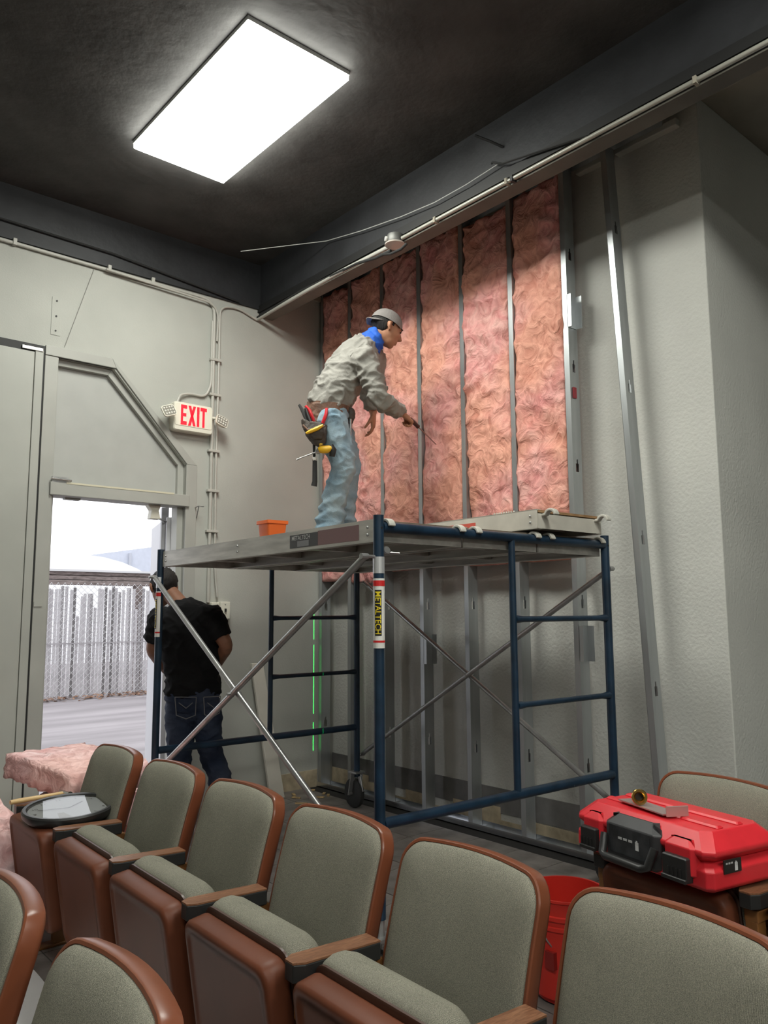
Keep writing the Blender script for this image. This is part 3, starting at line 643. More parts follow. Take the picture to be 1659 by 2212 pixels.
# board leaning by the corner
wb = MB().rings([[(3.15, YL-.03, .98), (3.25, YL-.03, .98), (3.25, YL-.055, .98), (3.15, YL-.055, .98)], [(3.27, YL-.13, -.0), (3.39, YL-.13, 0), (3.39, YL-.155, 0), (3.27, YL-.155, 0)]]).build('white_board', mat('white_board_paint', (.66,.63,.56), .5, var=.05), bevel=.003)
tag(wb, 'narrow white board leaning on door wall behind the scaffold', 'board')
for k in range(9):
    p = Vector((random.uniform(3.2, 3.7), random.uniform(4.85, 5.15), 0)); a = random.uniform(0, 6.28)
    o = MB().beam((0,0,.006), (random.uniform(.03,.09),0,.008), .02, .008).build('wood_scrap', mat('splintered_wood', (.45,.32,.16), .8, var=.3, vs=30)); o.location = (p.x, p.y, fz(p.x)); o.rotation_euler = (0, 0, a)
    tag(o, 'small splintered wood scrap on floor under the torn skirting', 'wood scrap', 'wood scraps by the corner')
# ------------------------------------------------------------------ theatre seats (built facing -X, origin on the floor under the top of the back)
CH_W = .475
def back_pt(a, s, h):
    """a across (y), s up along the back from its middle, h out of the front face"""
    t = (s+.235)/.47; x = -.118*(1-t)-.010*math.sin(math.pi*t); z = .385+.465*t
    bow = .030*(a/.235)**2
    n = Vector((-.97, 0, .24)); return Vector((x-bow*1.0, a, z)) + n*h
def pillow(fn, W_, H_, r, prof, k=6, topround=0.0):
    mb = MB(); rg = []
    for inset, h in prof:
        ring = rrect(W_-2*inset, H_-2*inset, max(r-inset*.6, .012), k)
        ring2 = []
        n = len(ring)
        for i in range(n):            # add extra points on the straight runs so that curved maps stay smooth
            a, b_ = ring[i], ring[(i+1) % n]; ring2.append(a)
            if (i+1) % (k+1) == 0:
                for q in range(1, 8): ring2.append((a[0]+(b_[0]-a[0])*q/8, a[1]+(b_[1]-a[1])*q/8))
        rg.append([fn(a, b_+(topround*(1-(2*a/W_)**2) if b_ > 0 else 0), h) for a, b_ in ring2])
    # close the centre with shrinking rings
    mb.rings(rg); return mb
M_pan = mat('shaded_brown_pan_plastic', (.115,.036,.018), .45, var=.12, vs=5, spec=.22)  # the moulded brown again, shade between the rows put into its colour
def make_chair():
    c = empty('theatre_seat', (0,0,0), 'x', 'seat', 'upholstered theatre seats in rows')
    pillow(back_pt, CH_W, .47, .062, [(.010,-.032),(.002,-.027),(.0,-.02),(.0,.010),(.003,.014),(.009,.015),(.012,.008)], topround=.012).build('back_shell', M_brown, c, smooth=40)
    pillow(back_pt, CH_W-.022, .450, .055, [(.0,.004),(.0,.014),(.005,.022),(.016,.031),(.04,.040),(.08,.046),(.13,.048),(.18,.049)], topround=.012).build('back_cushion', M_fabric, c, smooth=60)
    ct = Vector((-.40, 0, .60)); tilt = R(9)
    ux = Vector((-math.cos(tilt), 0, -math.sin(tilt))); uz = Vector((-math.sin(tilt), 0, math.cos(tilt)))
    def pan_pt(a, s, h):
        return ct + uz*(s-.195) + Vector((0, a, 0)) + ux*h
    pillow(pan_pt, .455, .39, .045, [(.010,-.055),(.003,-.050),(.0,-.042),(.0,.004),(.004,.012),(.012,.016),(.026,.017),(.030,.013),(.05,.0125),(.12,.013),(.18,.013)]).build('seat_pan', M_pan, c, smooth=50)
    def cush_pt(a, s, h): return ct + uz*(s-.185) + Vector((0, a, 0)) - ux*h
    pillow(cush_pt, .445, .395, .06, [(.006,.058),(-.004,.064),(-.010,.078),(-.013,.098),(-.010,.122),(.003,.148),(.028,.168),(.08,.178),(.18,.180)]).build('seat_cushion', M_fabric, c, smooth=60)
    pillow(cush_pt, .452, .392, .05, [(.004,.052),(-.002,.056),(-.002,.062),(.004,.065)]).build('seat_welt', mat('dark_brown_welt', (.05,.02,.012), .4), c, smooth=50)
    return c
def make_arm(parent, y):
    """end standard with armrest on the given side"""
    prof = [(-.115,-.031),(-.115,.031),(-.345,.033),(-.372,.018),(-.372,-.018),(-.345,-.033)]
    arm = MB().prism([(a, y+b_) for a, b_ in prof], .570, .612, lambda a, b_, h: (a, b_, h+(.008 if a < -.3 else 0))).build('armrest', M_black, parent, bevel=.003)
    MB().prism([(a*1.0, y+b_*.95) for a, b_ in prof], .612, .6165, lambda a, b_, h: (a, b_, h+(.008 if a < -.3 else 0))).build('armrest_top', M_walnut, arm)
    st = MB().span((-.345, y-.022, .535), (-.10, y+.022, .570)).span((-.20, y-.018, .05), (-.09, y+.018, .565)).span((-.345, y-.02, .48), (-.30, y+.02, .54)).build('standard', M_ochre, parent, bevel=.004)
    MB().prism([(-.30, .53), (-.27, .53), (-.17, .30), (-.17, .42)], y-.014, y+.014, fy).build('strut', M_ochre, st)
    MB().span((-.30, y-.03, 0), (-.02, y+.03, .012)).span((-.19, y-.016, .01), (-.10, y+.016, .06)).build('foot', M_ochre, st, bevel=.003)
    for z in (.505,): MB().ellip((-.125, y-.020, z), (.010,.006,.010), 10, 6).build('bolt', M_brass, st, smooth=60)
    MB().beam((-.075, y-.01, .50), (-.045, y-.01, .545), .012, .004).build('clip', M_chrome, st)
proto = make_chair(); make_arm(proto, -.265)
def seat(i, X, Y, label, rz=0, left=False):
    o = proto if i == 0 else copy_tree(proto)
    o.location = (X, Y, fz(X) if X < 2 else -.083); o.rotation_euler = (0, 0, R(rz)); o['label'] = label
    return o
ROW2 = [(1.485, 3.50, 'grey theatre seat with the round black-rimmed disc across its arms, by the doorway'),
        (1.495, 2.97, 'grey theatre seat second from the doorway end of the long middle row'),
        (1.500, 2.445, 'grey theatre seat in middle row directly below the black-shirted man\'s legs'),
        (1.510, 1.925, 'grey theatre seat in middle row just left of the scaffold\'s front post foot'),
        (1.525, 1.41, 'grey theatre seat in middle row with the red bucket right behind it'),
        (1.540, .885, 'large near grey theatre seat below the red tool case, right end of middle row')]
n = 0
for i, (x, y, lb) in enumerate(ROW2): seat(i, x, y, lb, rz=-1.5)
seat(6, .580, 1.930, 'nearest-row grey theatre seat cut off by the left edge of the photo', -1)
seat(7, .600, 1.355, 'nearest-row grey theatre seat at the bottom edge of the photo', -2)
seat(8, 2.76, 1.385, 'grey theatre seat of the back row under the red tool case', -5)
seat(9, 2.80, .85, 'back-row grey theatre seat beside the red case, mostly beyond the photo edge', -5)
ea = empty('row_end_standard', (1.485, 3.765, fz(1.4)), 'end armrest of the middle row nearest the doorway, carrying the hammer', 'armrest')
bpy.context.view_layer.update(); WM[ea.name] = Matrix.Identity(4)
make_arm(ea, 0)
e2 = empty('row_end_standard', (2.74, 1.385+.267, -.083), 'end armrest of the back row under the left end of red case', 'armrest')
WM[e2.name] = Matrix.Identity(4); make_arm(e2, 0)
# ------------------------------------------------------------------ red tool case
zc0 = .548
def case_pt(x, y, z):
    """x into depth, y along the front from right (0) to left (1), z up"""
    A = Vector((2.245, 1.19, 0)); B_ = Vector((2.36, 1.73, 0)); e = (B_-A).normalized(); d = Vector((e.y, -e.x, 0))
    return A + e*y + d*x + Vector((0, 0, zc0+z))
tc_ = empty('tool_case', case_pt(.17, .275, 0), 'red plastic tool case with black latches lying across the back-row arms', 'tool case')
CL, CD, CHt = .56, .33, .145
def cbox(x0, x1, y0, y1, z0, z1, ch=0.0):
    mb = MB(); c = ch
    pts = lambda i, z: [case_pt(x0+i+c*.6, y0+i, z), case_pt(x0+i, y0+i+c*.6, z), case_pt(x0+i, y1-i-c*.6, z), case_pt(x0+i+c*.6, y1-i, z), case_pt(x1-i-c*.6, y1-i, z), case_pt(x1-i, y1-i-c*.6, z), case_pt(x1-i, y0+i+c*.6, z), case_pt(x1-i-c*.6, y0+i, z)]
    mb.rings([pts(c*.4, z0), pts(0, z0+c*.4), pts(0, z1-c), pts(c, z1)]); return mb
cbox(0, CD, 0, CL, 0, .088, .03).build('case_base', M_red, tc_, bevel=.004)
cbox(-.002, CD+.002, -.002, CL+.002, .082, CHt+.012, .045).build('case_lid', M_red, tc_, bevel=.004)
for y0, y1 in ((.06, .15), (.43, .50)):
    cbox(-.012, .04, y0-.012, y1+.012, .03, CHt-.012, .02).build('latch_mount', M_red, tc_, bevel=.003)
    lt = cbox(-.03, .0, y0, y1, .018, .088, .004).build('latch', M_black, tc_, bevel=.004)
    cbox(-.036, -.028, y0, y1, .018, .03, .002).build('latch_lip', M_black, lt)
    for q in range(4): cbox(-.033, -.028, y0+.018+q*.015, y0+.021+q*.015, .03, .055, 0).build('rib', M_black, lt)
cbox(-.018, .05, .175, .405, .01, CHt+.005, .03).build('handle_panel', mat('dark_grey_plastic', (.03,.03,.032), .45, var=.2, vs=12), tc_, bevel=.004)
hp = cbox(-.0195, -.016, .205, .375, .035, .118, .0).build('smoked_window', mat('smoky_plastic', (.035,.037,.04), .2, var=.3, vs=25), tc_)
MB().path([case_pt(-.02, .185, .085), case_pt(-.042, .195, .03), case_pt(-.05, .215, .024), case_pt(-.05, .365, .024), case_pt(-.042, .385, .03), case_pt(-.02, .395, .085)], .013, 12).build('carry_handle', M_black, tc_, smooth=50)
for k in range(3): MB().rings([[case_pt(-.021, .335-k*.022, .080), case_pt(-.021, .320-k*.022, .080), case_pt(-.021, .320-k*.022, .087), case_pt(-.021, .335-k*.022, .087)], [case_pt(-.0195, .335-k*.022, .080), case_pt(-.0195, .320-k*.022, .080), case_pt(-.0195, .320-k*.022, .087), case_pt(-.0195, .335-k*.022, .087)]]).build('print_mark', mat('grey_print', (.42,.42,.42), .5), hp)
def handmark(fn, par):
    mb = MB()
    for (a0, a1, b0, b1) in ((.0,.014,0,.016),(.0,.0032,.014,.026),(.0037,.0067,.014,.03),(.0072,.0102,.014,.029),(.0107,.0137,.014,.025)):
        mb.add([fn(a0,b0), fn(a1,b0), fn(a1,b1), fn(a0,b1)], [(0,1,2,3)])
    mb.build('hand_emblem', mat('pale_print', (.6,.6,.6), .5), par, recalc=False)
handmark(lambda a, b_: case_pt(-.0215, .262-a, .062+b_), hp)
sl = cbox(.055, .13, -.0035, 0, .05, .088, 0).build('side_badge', M_stblack, tc_)
handmark(lambda a, b_: case_pt(.10+a*.9, -.0045, .055+b_*.9), sl)
for k in range(3): MB().add([case_pt(.062+k*.011, -.0045, .076), case_pt(.070+k*.011, -.0045, .076), case_pt(.070+k*.011, -.0045, .081), case_pt(.062+k*.011, -.0045, .081)], [(0,1,2,3)]).build('print_mark', mat('grey_print', (.42,.42,.42)), sl, recalc=False)
for k in range(2): cbox(.10+.09*k, .13+.09*k, .05, CL-.05, CHt+.010, CHt+.020, .006).build('lid_rib', M_red, tc_, bevel=.003)
zt = CHt+.021
br = empty('metal_bracket', case_pt(.08, .3, zt), 'flat metal angle bracket lying on top of the red tool case', 'bracket')
MB().rings([[case_pt(.06, .22, zt), case_pt(.12, .20, zt), case_pt(.15, .42, zt), case_pt(.09, .44, zt)], [case_pt(.06, .22, zt+.004), case_pt(.12, .20, zt+.004), case_pt(.15, .42, zt+.004), case_pt(.09, .44, zt+.004)]]).build('plate', mat('pinkish_steel', (.55,.42,.40), .35, .7), br)
MB().rings([[case_pt(.055, .20, zt), case_pt(.125, .175, zt), case_pt(.13, .182, zt), case_pt(.06, .207, zt)], [case_pt(.055, .20, zt+.03), case_pt(.125, .175, zt+.03), case_pt(.13, .182, zt+.03), case_pt(.06, .207, zt+.03)]]).build('flange', mat('pinkish_steel', (.55,.42,.40)), br)
rg = empty('brass_fitting', case_pt(.10, .34, zt+.03), 'brass ring fitting lying on the bracket on top of red case', 'fitting')
Mr = Matrix.Translation(case_pt(.09, .345, zt+.030)) @ (Vector((-.75,-.62,.05)).normalized().to_track_quat('Z', 'Y').to_matrix().to_4x4())
MB().lathe([(.014,-.02),(.018,-.02),(.020,.0),(.024,.006),(.026,.012),(.024,.016),(.018,.016),(.014,.01)], 20, Mr, False, False).build('ring', M_brass, rg, smooth=40)
MB().lathe([(.012,-.065),(.013,-.065),(.014,-.01),(.012,-.01)], 14, Mr).build('barrel', mat('dark_metal', (.12,.11,.1), .4, .6), rg, smooth=40)
# ------------------------------------------------------------------ red bucket
bk = empty('red_bucket', (2.62, 1.98, fz(2.6)), 'red plastic bucket standing between the middle and back rows', 'bucket')
bz = fz(2.6); Mk = Matrix.Translation((2.62, 1.98, bz))
MB().lathe([(.02,.0),(.122,.0),(.126,.008),(.142,.26),(.143,.262),(.150,.262),(.150,.275),(.145,.278),(.145,.296),(.152,.298),(.152,.312),(.146,.315),(.149,.360),(.155,.364),(.155,.372),(.146,.372),(.138,.02),(.02,.012)], 36, Mk).build('bucket_body', M_redb, bk, smooth=35)
pts = [Vector((2.62, 1.98, bz+.30))+Vector((.17*math.cos(a), .17*math.sin(a)*.4-.12*math.sin(a), -.16*math.sin(a))) for a in [math.pi*i/14 for i in range(15)]]
MB().path(pts, .003, 6).build('wire_handle', M_zinc, bk, smooth=60)
MB().span((2.62-.151, 1.93, bz+.13), (2.62-.130, 1.97, bz+.19)).build('label_patch', mat('dark_red_label', (.25,.015,.012), .5), bk)
# ------------------------------------------------------------------ round clock lying on the first seat
cz = fz(1.4)+.645
Mc = Matrix.Translation((1.235, 3.455, cz)) @ Matrix.Rotation(R(-2.5), 4, 'Y') @ Matrix.Rotation(R(3), 4, 'X')
ck = empty('wall_clock', (1.235, 3.455, cz), 'round black-rimmed glass-faced clock lying flat across the first seat\'s arms', 'clock')
MB().lathe([(.05,-.03),(.165,-.03),(.182,-.012),(.184,.006),(.178,.013),(.166,.012),(.160,.002)], 48, Mc, True, False).build('rim', M_black, ck, smooth=40)
MB().lathe([(.001,.0),(.162,.0)], 48, Mc, False, False).build('face', mat('grey_clock_face', (.30,.31,.31), .5), ck)
for k in range(12):
    a = R(90-30*k); sz = .026
    mk = text_mb(str(k if k else 12), sz, lambda x, y, a=a: Mc @ Vector((.135*math.cos(a)+x, .135*math.sin(a)+y, .0012)))
    mk.build('numeral', M_stblack, ck, recalc=False)
for ang, ln in ((35, .09), (160, .12)): MB().beam(Mc @ Vector((0,0,.003)), Mc @ Vector((ln*math.cos(R(ang)), ln*math.sin(R(ang)), .003)), .005, .001).build('hand', M_black, ck)
M_gl = glass_mat('clear_glass')
MB().lathe([(.001,.008),(.164,.008)], 48, Mc, False, False).build('glass', M_gl, ck)
# black box under the clock
tag(MB().span((1.12, 3.36, cz-.16), (1.32, 3.46, cz-.035)).build('black_box', M_black, bevel=.006), 'black plastic box under the round clock on the first seat', 'box')
# hammer on the end armrest
hz = fz(1.4)+.626
hm = empty('hammer', (1.20, 3.77, hz), 'hammer with a pale wooden handle lying on the end armrest', 'hammer')
hA, hB = Vector((1.09, 3.76, hz+.012)), Vector((1.33, 3.79, hz+.012))
MB().path([hA, hA.lerp(hB, .15), hA.lerp(hB, .5), hA.lerp(hB, .85), hB], [.011,.013,.0115,.010,.010], 10, flat=.85).build('handle', wood_mat('pale_hickory', (.55,.36,.16), (.68,.48,.24), 8, 1, .5), hm, smooth=50)
e = (hB-hA).normalized(); s_ = Vector((-e.y, e.x, 0))
MB().path([hB-s_*.055, hB-s_*.03, hB-s_*.028, hB, hB+s_*.03, hB+s_*.06+e*.012, hB+s_*.08+e*.03], [.014,.014,.010,.012,.010,.008,.003], 10).build('head', M_chrome, hm, smooth=40)
# ------------------------------------------------------------------ insulation offcuts and bags by the door
def lump(name, c, r, sd, m, amp=.25, freq=3.0, n=28, k=18, flat=None):
    mb = MB().ellip((0,0,0), (1,1,1), n, k); vs = []
    for v in mb.v:
        p = Vector(v); d = 1+amp*fbm(p*freq+Vector((sd,0,0)), 4)+amp*.5*(wool(p+Vector((sd,0,0)), freq*2)-.5)
        q = Vector((p.x*r[0]*d, p.y*r[1]*d, p.z*r[2]*d))+Vector(c)
        if flat is not None and q.z < flat: q.z = flat
        vs.append(tuple(q))
    mb.v = vs; return mb.build(name, m, smooth=180)
zf0 = fz(1)
def slab(c, L_, W_, H_, rz, rx, sd, label):
    """torn batt lying down, fuzzy faces"""
    M_ = Matrix.Translation(c) @ Matrix.Rotation(R(rz), 4, 'Z') @ Matrix.Rotation(R(rx), 4, 'Y'); mb = MB(); nu, nv = 44, 22; g = []
    prof = [(-.5,-.5),(-.5,-.3),(-.52,-.1),(-.49,.1),(-.51,.3),(-.5,.5)] + [(-.5+i/12, .5) for i in range(1, 12)] + [(.5,.5),(.52,.1),(.5,-.1),(.49,-.3),(.5,-.5)] + [(.5-i/6, -.5) for i in range(1, 6)]
    for i in range(nu+1):
        u = i/nu-.5; row = []
        for a, b_ in prof:
            p = Vector((u*L_, a*W_, b_*H_)); q = p*1.0+Vector((sd*3, sd, 0))
            d = .010*fbm(q*14, 4)+.014*(wool(q, 9)-.45)
            p += Vector((.018*fbm(q*9, 3) if abs(u) > .49 else 0, d*(a*2 if abs(a) > .45 else 0), d*(1 if b_ > .4 else (-1 if b_ < -.4 else 0))))
            p.z -= .10*(u*1.2)**2*H_*4*.4
            row.append(M_ @ p)
        g.append(row)
    mb.rings(g); o = mb.build('insulation_offcut', M_wool_daylit, smooth=180); tag(o, label, 'insulation'); return o
slab(Vector((1.50, 4.12, .585)), .62, .42, .11, -80, 3, 2, 'thick pink insulation slab lying on bags by the doorway')
slab(Vector((1.74, 4.22, .42)), .6, .36, .12, -70, 4, 5, 'second pink insulation slab tucked under the big one by the doorway')
tag(lump('plastic_bag', (1.48, 4.22, .19), (.26,.22,.26), 4.2, mat('clear_grey_film', (.42,.36,.38), .25, var=.2, vs=9), .22, 2.2, flat=zf0), 'crumpled translucent plastic bag under the pink slab by the doorway', 'plastic bag')
tag(lump('insulation_offcut', (1.80, 4.20, .12), (.24,.28,.22), 1.5, M_wool, .25, 3, flat=zf0), 'loose pink insulation heap on the floor below the stacked slabs', 'insulation')
tag(lump('insulation_offcut', (.96, 4.0, .22), (.26,.25,.36), 9.0, M_wool_daylit, .22, 2.5, flat=zf0), 'pink insulation heap in plastic at the photo\'s left edge behind the seats', 'insulation')
# white patch on the floor between the two nearest seats, thin and rippled
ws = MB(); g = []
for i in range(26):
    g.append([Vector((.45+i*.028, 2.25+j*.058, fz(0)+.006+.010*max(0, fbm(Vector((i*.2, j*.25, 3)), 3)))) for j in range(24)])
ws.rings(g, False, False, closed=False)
tag(ws.build('white_floor_patch', mat('white_patch', (.85,.85,.86), .6, var=.03), smooth=180), 'thin white patch on floor between the two nearest seats', 'sheet')
# cord on the floor
tag(MB().path([Vector((x, y, fz(x)+.004)) for x, y in ((1.9,2.15),(2.2,1.95),(2.55,1.75),(2.9,1.2))], .003, 5).build('string_line', mat('red_string', (.5,.03,.03), .6)), 'thin red string stretched on the dark floor behind the middle row', 'string')
# ------------------------------------------------------------------ outside
GZ = -.10
M_conc = mat('grey_asphalt', (.30,.275,.28), .9, var=.22, vs=.9, detail=6, stretch=(.5,2.5,1), bump=.3, bs=30)
struct(MB().span((-14, YL+.16, GZ-.2), (34, 34, GZ)).build('ground', M_conc))
FY = 14.2
fe = empty('chain_link_fence', (5.5, FY, GZ), 'chain-link fence woven with pale vertical slats across the yard', 'fence')
random.seed(21); M_slat = [mat('slat_grey_%d' % k, c, .7, var=.15, vs=4) for k, c in enumerate([(.42,.40,.41),(.50,.48,.49),(.30,.285,.29),(.16,.15,.15)])]
smesh = {}
x = 3.1; k = 0
while x < 9.0:
    top = random.uniform(1.86, 1.94) if random.random() < .84 else random.uniform(1.45, 1.85)
    if 5.05 < x < 5.45: top = random.choice([1.55, 1.75, 1.4, 1.8])
    m = random.choices(M_slat, (4, 4, 3, 1.2))[0]
    o = MB().box((0,0,top/2), (.050, .008, top)).build('slat', m, fe); o.matrix_parent_inverse = Matrix.Identity(4)
    o.location = (x-5.5, random.uniform(-.01,.01), .01); o.rotation_euler = (0, random.uniform(-.008,.008), 0)
    x += .064 + random.uniform(-.004,.004); k += 1
wires = MB(); ht = 1.98
def wire(a, b_): wires.path([a, b_], .0036, 4, False)
q = 3.0-ht
while q < 9.1:
    wire((max(q,3.0), FY-.03, GZ+.02+max(0, 3.0-q)), (min(q+ht, 9.1), FY-.03, GZ+.02+min(ht, 9.1-q)))
    wire((max(q,3.0), FY-.035, GZ+.02+ht-max(0, 3.0-q)), (min(q+ht, 9.1), FY-.035, GZ+.02+ht-min(ht, 9.1-q))); q += .115
wo = wires.build('wire_mesh', mat('galvanized_wire', (.62,.62,.62), .4, .3), fe, recalc=False); wo['kind'] = 'stuff'
MB().span((3.0, FY-.05, GZ+.93), (9.1, FY-.04, GZ+.95)).build('tension_rail', M_slat[2], fe)
random.seed(5)
tb = empty('timber_beam', (5.5, FY+.3, GZ), 'weathered timber beam running above the top of slatted fence', 'beam')
M_old = wood_mat('weathered_timber', (.13,.105,.095), (.36,.30,.28), 5, 3, .9, st=(.6,6,6))
for z0, z1 in ((1.97, 2.05), (2.06, 2.13), (2.14, 2.20)): MB().span((2.8, FY+.1, GZ+z0), (9.3, FY+.35, GZ+z1)).build('plank', M_old, tb, bevel=.01)
for xx in (3.2, 6.2, 9.0): MB().span((xx, FY+.12, GZ), (xx+.12, FY+.3, GZ+2.0)).build('post', M_old, tb)
MB().span((2.6, FY+.0, GZ+2.20), (9.5, FY+.5, GZ+2.235)).build('cap_board', mat('pale_cap', (.6,.6,.6), .8), tb)
random.seed(11); lv = MB()
for k in range(900):
    p = Vector((random.uniform(3.4, 8.5), FY-.08-abs(random.gauss(0, .22)), GZ+.005+random.uniform(0,.05))); a = random.uniform(0,6.28); s = random.uniform(.02,.05)
    u_ = Vector((math.cos(a), math.sin(a), random.uniform(-.4,.4)))*s; v_ = Vector((-math.sin(a), math.cos(a), random.uniform(-.3,.3)))*s*.6
    lv.add([p-u_, p+v_, p+u_, p-v_], [(0,1,2,3)])
lo = lv.build('fallen_leaves', mat('dry_leaves', (.28,.16,.10), .9, var=.5, vs=6), recalc=False); tag(lo, 'dry fallen leaves heaped along the foot of the fence', 'leaves', kind='stuff')
bg_ = empty('shed_building', (13, 30, GZ), 'pale blue-grey flat building far beyond the fence', 'building')
MB().prism([(10.6, GZ), (24, GZ), (24, 5.0), (14.2, 4.1), (11.0, 3.55)], 30, 36, fy).build('wall', mat('pale_blue_siding', (.52,.55,.62), .8, var=.04), bg_)
MB().span((12.6, 29.9, GZ), (12.7, 30.0, 3.7)).build('downpipe', mat('pale_roof', (.45,.47,.52), .8), bg_)
wh = empty('white_roof', (9, 26, GZ), 'white domed tarp-covered shape behind the fence', 'tarp')
MB().prism([(5.5, GZ)]+[(8.4+3.0*math.cos(R(180-t*1.0)), 1.6+1.55*math.sin(R(t))) for t in range(0, 181, 12)]+[(11.4, GZ)], 24, 27, fy).build('cover', mat('white_tarp', (.85,.85,.85), .8), wh, smooth=40)
# ------------------------------------------------------------------ people
def loft(mb, pts, rad, lat, n=20, capr=True):
    pts = [Vector(p) for p in pts]; lat = Vector(lat); rg = []
    for i, p in enumerate(pts):
        t = (pts[min(i+1, len(pts)-1)]-pts[max(i-1, 0)]).normalized(); l = (lat-t*lat.dot(t)).normalized(); s = t.cross(l)
        ra, rb = rad[i] if isinstance(rad[i], (tuple, list)) else (rad[i], rad[i])
        rg.append([p+l*(ra*math.cos(q))+s*(rb*math.sin(q)) for q in [2*math.pi*j/n for j in range(n)]])
    mb.rings(rg)
    if capr:
        for i in (0, len(pts)-1):
            ra = rad[i] if not isinstance(rad[i], (tuple, list)) else min(rad[i]); mb.ellip(pts[i], (ra*.98, ra*.98, ra*.98), 12, 8)
    return mb
def dense(pts, rad, k=4):
    """Catmull-Rom through the joints, radii interpolated"""
    P = [Vector(p) for p in pts]; Rr = [r if isinstance(r, (tuple, list)) else (r, r) for r in rad]; op, orr = [], []
    for i in range(len(P)-1):
        a, b_, c, d = P[max(i-1,0)], P[i], P[i+1], P[min(i+2, len(P)-1)]
        for j in range(k):
            t = j/k; op.append(.5*((2*b_)+(c-a)*t+(2*a-5*b_+4*c-d)*t*t+(3*b_-a-3*c+d)*t**3))
            orr.append(tuple(Rr[i][q]*(1-t)+Rr[i+1][q]*t for q in (0,1)))
    op.append(P[-1]); orr.append(Rr[-1]); return op, orr
def remesh(mb, voxel, it=4, disp=None):
    me = bpy.data.meshes.new('tmp'); me.from_pydata(mb.v, [], mb.f)
    bm = bmesh.new(); bm.from_mesh(me); bmesh.ops.recalc_face_normals(bm, faces=bm.faces); bm.to_mesh(me); bm.free()
    o = bpy.data.objects.new('tmp', me); col.objects.link(o)
    m = o.modifiers.new('r', 'REMESH'); m.mode = 'VOXEL'; m.voxel_size = voxel; m.adaptivity = 0
    if it: s = o.modifiers.new('s', 'SMOOTH'); s.factor = .5; s.iterations = it
    dg = bpy.context.evaluated_depsgraph_get(); dg.update()
    out = bpy.data.meshes.new_from_object(o.evaluated_get(dg)); bpy.data.objects.remove(o); bpy.data.meshes.remove(me)
    if disp:
        nn = [v.normal.copy() for v in out.vertices]
        for v, n_ in zip(out.vertices, nn): v.co += n_*disp(v.co, n_)
    out.materials.clear(); out.shade_smooth(); return out
def clip_mesh(me, keep):
    bm = bmesh.new(); bm.from_mesh(me); bm.faces.ensure_lookup_table()
    bmesh.ops.delete(bm, geom=[f for f in bm.faces if not keep(f.calc_center_median())], context='FACES'); bm.to_mesh(me); bm.free(); return me
UPV = Vector((0,0,1))
def hand(mb, wr, d, pn, th, curl, size=1.0, thumb=30, spread=4):
    """wr wrist, d towards the fingers, pn the way the palm looks, th the thumb side"""
    d = d.normalized(); pn = (pn-d*pn.dot(d)).normalized(); th = (th-d*th.dot(d)-pn*th.dot(pn)).normalized(); s = size
    loft(mb, [wr-d*.02*s, wr+d*.015*s, wr+d*.045*s, wr+d*.085*s, wr+d*.10*s], [(.026*s,.020*s),(.030*s,.019*s),(.040*s,.018*s),(.043*s,.015*s),(.040*s,.012*s)], th, 16, False)
    L = [.076,.084,.078,.062]; tips = []
    for i in range(4):
        off = (.031-.0205*i)*s; a = R((1.5-i)*spread); b0 = wr+d*(.094 - (.006 if i == 3 else 0))*s+th*off
        dd = (d*math.cos(a)+th*math.sin(a)).normalized(); p = b0-dd*.02*s; pts = [p, b0]; ang = 0; q = b0
        for k, f in enumerate((.45,.31,.24)):
            ang += R(curl[k] + i*2); v = dd*math.cos(ang)+pn*math.sin(ang); q = q+v*(L[i]*f*s); pts.append(q)
        loft(mb, *dense(pts, [.0092*s,.0092*s,.0085*s,.0078*s,.0065*s], 3), th, 10); tips.append(q)
    b0 = wr+d*.025*s+th*.026*s; a = R(thumb); v1 = (d*math.cos(a)+th*math.sin(a)*.8+pn*.35).normalized(); v2 = (d*.8+th*.1+pn*.6).normalized()
    loft(mb, *dense([b0, b0+v1*.042*s, b0+v1*.042*s+(v1+v2).normalized()*.032*s, b0+v1*.042*s+(v1+v2).normalized()*.032*s+v2*.026*s], [.0135*s,.0115*s,.0098*s,.0075*s], 3), th, 10)
    return tips
def head(mb, c, f, upd, s=1.0):
    """head centred at c, looking along f"""
    f = f.normalized(); l = upd.cross(f).normalized(); u_ = f.cross(l); M3 = Matrix((f, l, u_)).transposed()
    P = lambda x, y, z: c + M3 @ Vector((x*s, y*s, z*s))
    E = lambda p, r: mb.ellip(P(*p), tuple(q*s for q in r), 18, 12, M3)
    E((-.012, 0, .030), (.098, .076, .088)); E((.020, 0, -.012), (.078, .068, .090)); E((.036, 0, -.062), (.050, .052, .048)); E((.060, 0, -.088), (.026, .028, .024))
    E((.072, 0, .028), (.024, .055, .016)); E((.062, .036, -.020), (.026, .020, .022)); E((.062, -.036, -.020), (.026, .020, .022))
    loft(mb, [P(.090,0,.018), P(.102,0,-.004), P(.114,0,-.024), P(.096,0,-.034)], [.008*s, .010*s, .0135*s, .010*s], l, 10)
    for q in (-1, 1): E((.104, q*.011, -.029), (.010,.008,.008))
    E((.088, 0, -.056), (.013, .024, .007)); E((.086, 0, -.068), (.013, .021, .008))
    for q in (-1, 1):
        loft(mb, [P(-.004, q*.076, .022), P(-.014, q*.084, .010), P(-.010, q*.084, -.010), P(.002, q*.078, -.030)], [.009*s,.014*s,.012*s,.008*s], f, 10)
    return P, M3
M_skin = mat('warm_skin', (.42,.20,.115), .55, var=.12, vs=14)
M_skin2 = mat('brown_skin', (.26,.12,.07), .55, var=.12, vs=14)
M_hair = mat('black_hair', (.012,.010,.009), .75, bump=.6, bs=160, stretch=(1,1,.2))
M_sweat = mat('grey_sweatshirt', (.29,.28,.255), .9, var=.08, vs=10, bump=.25, bs=90, spec=.2)
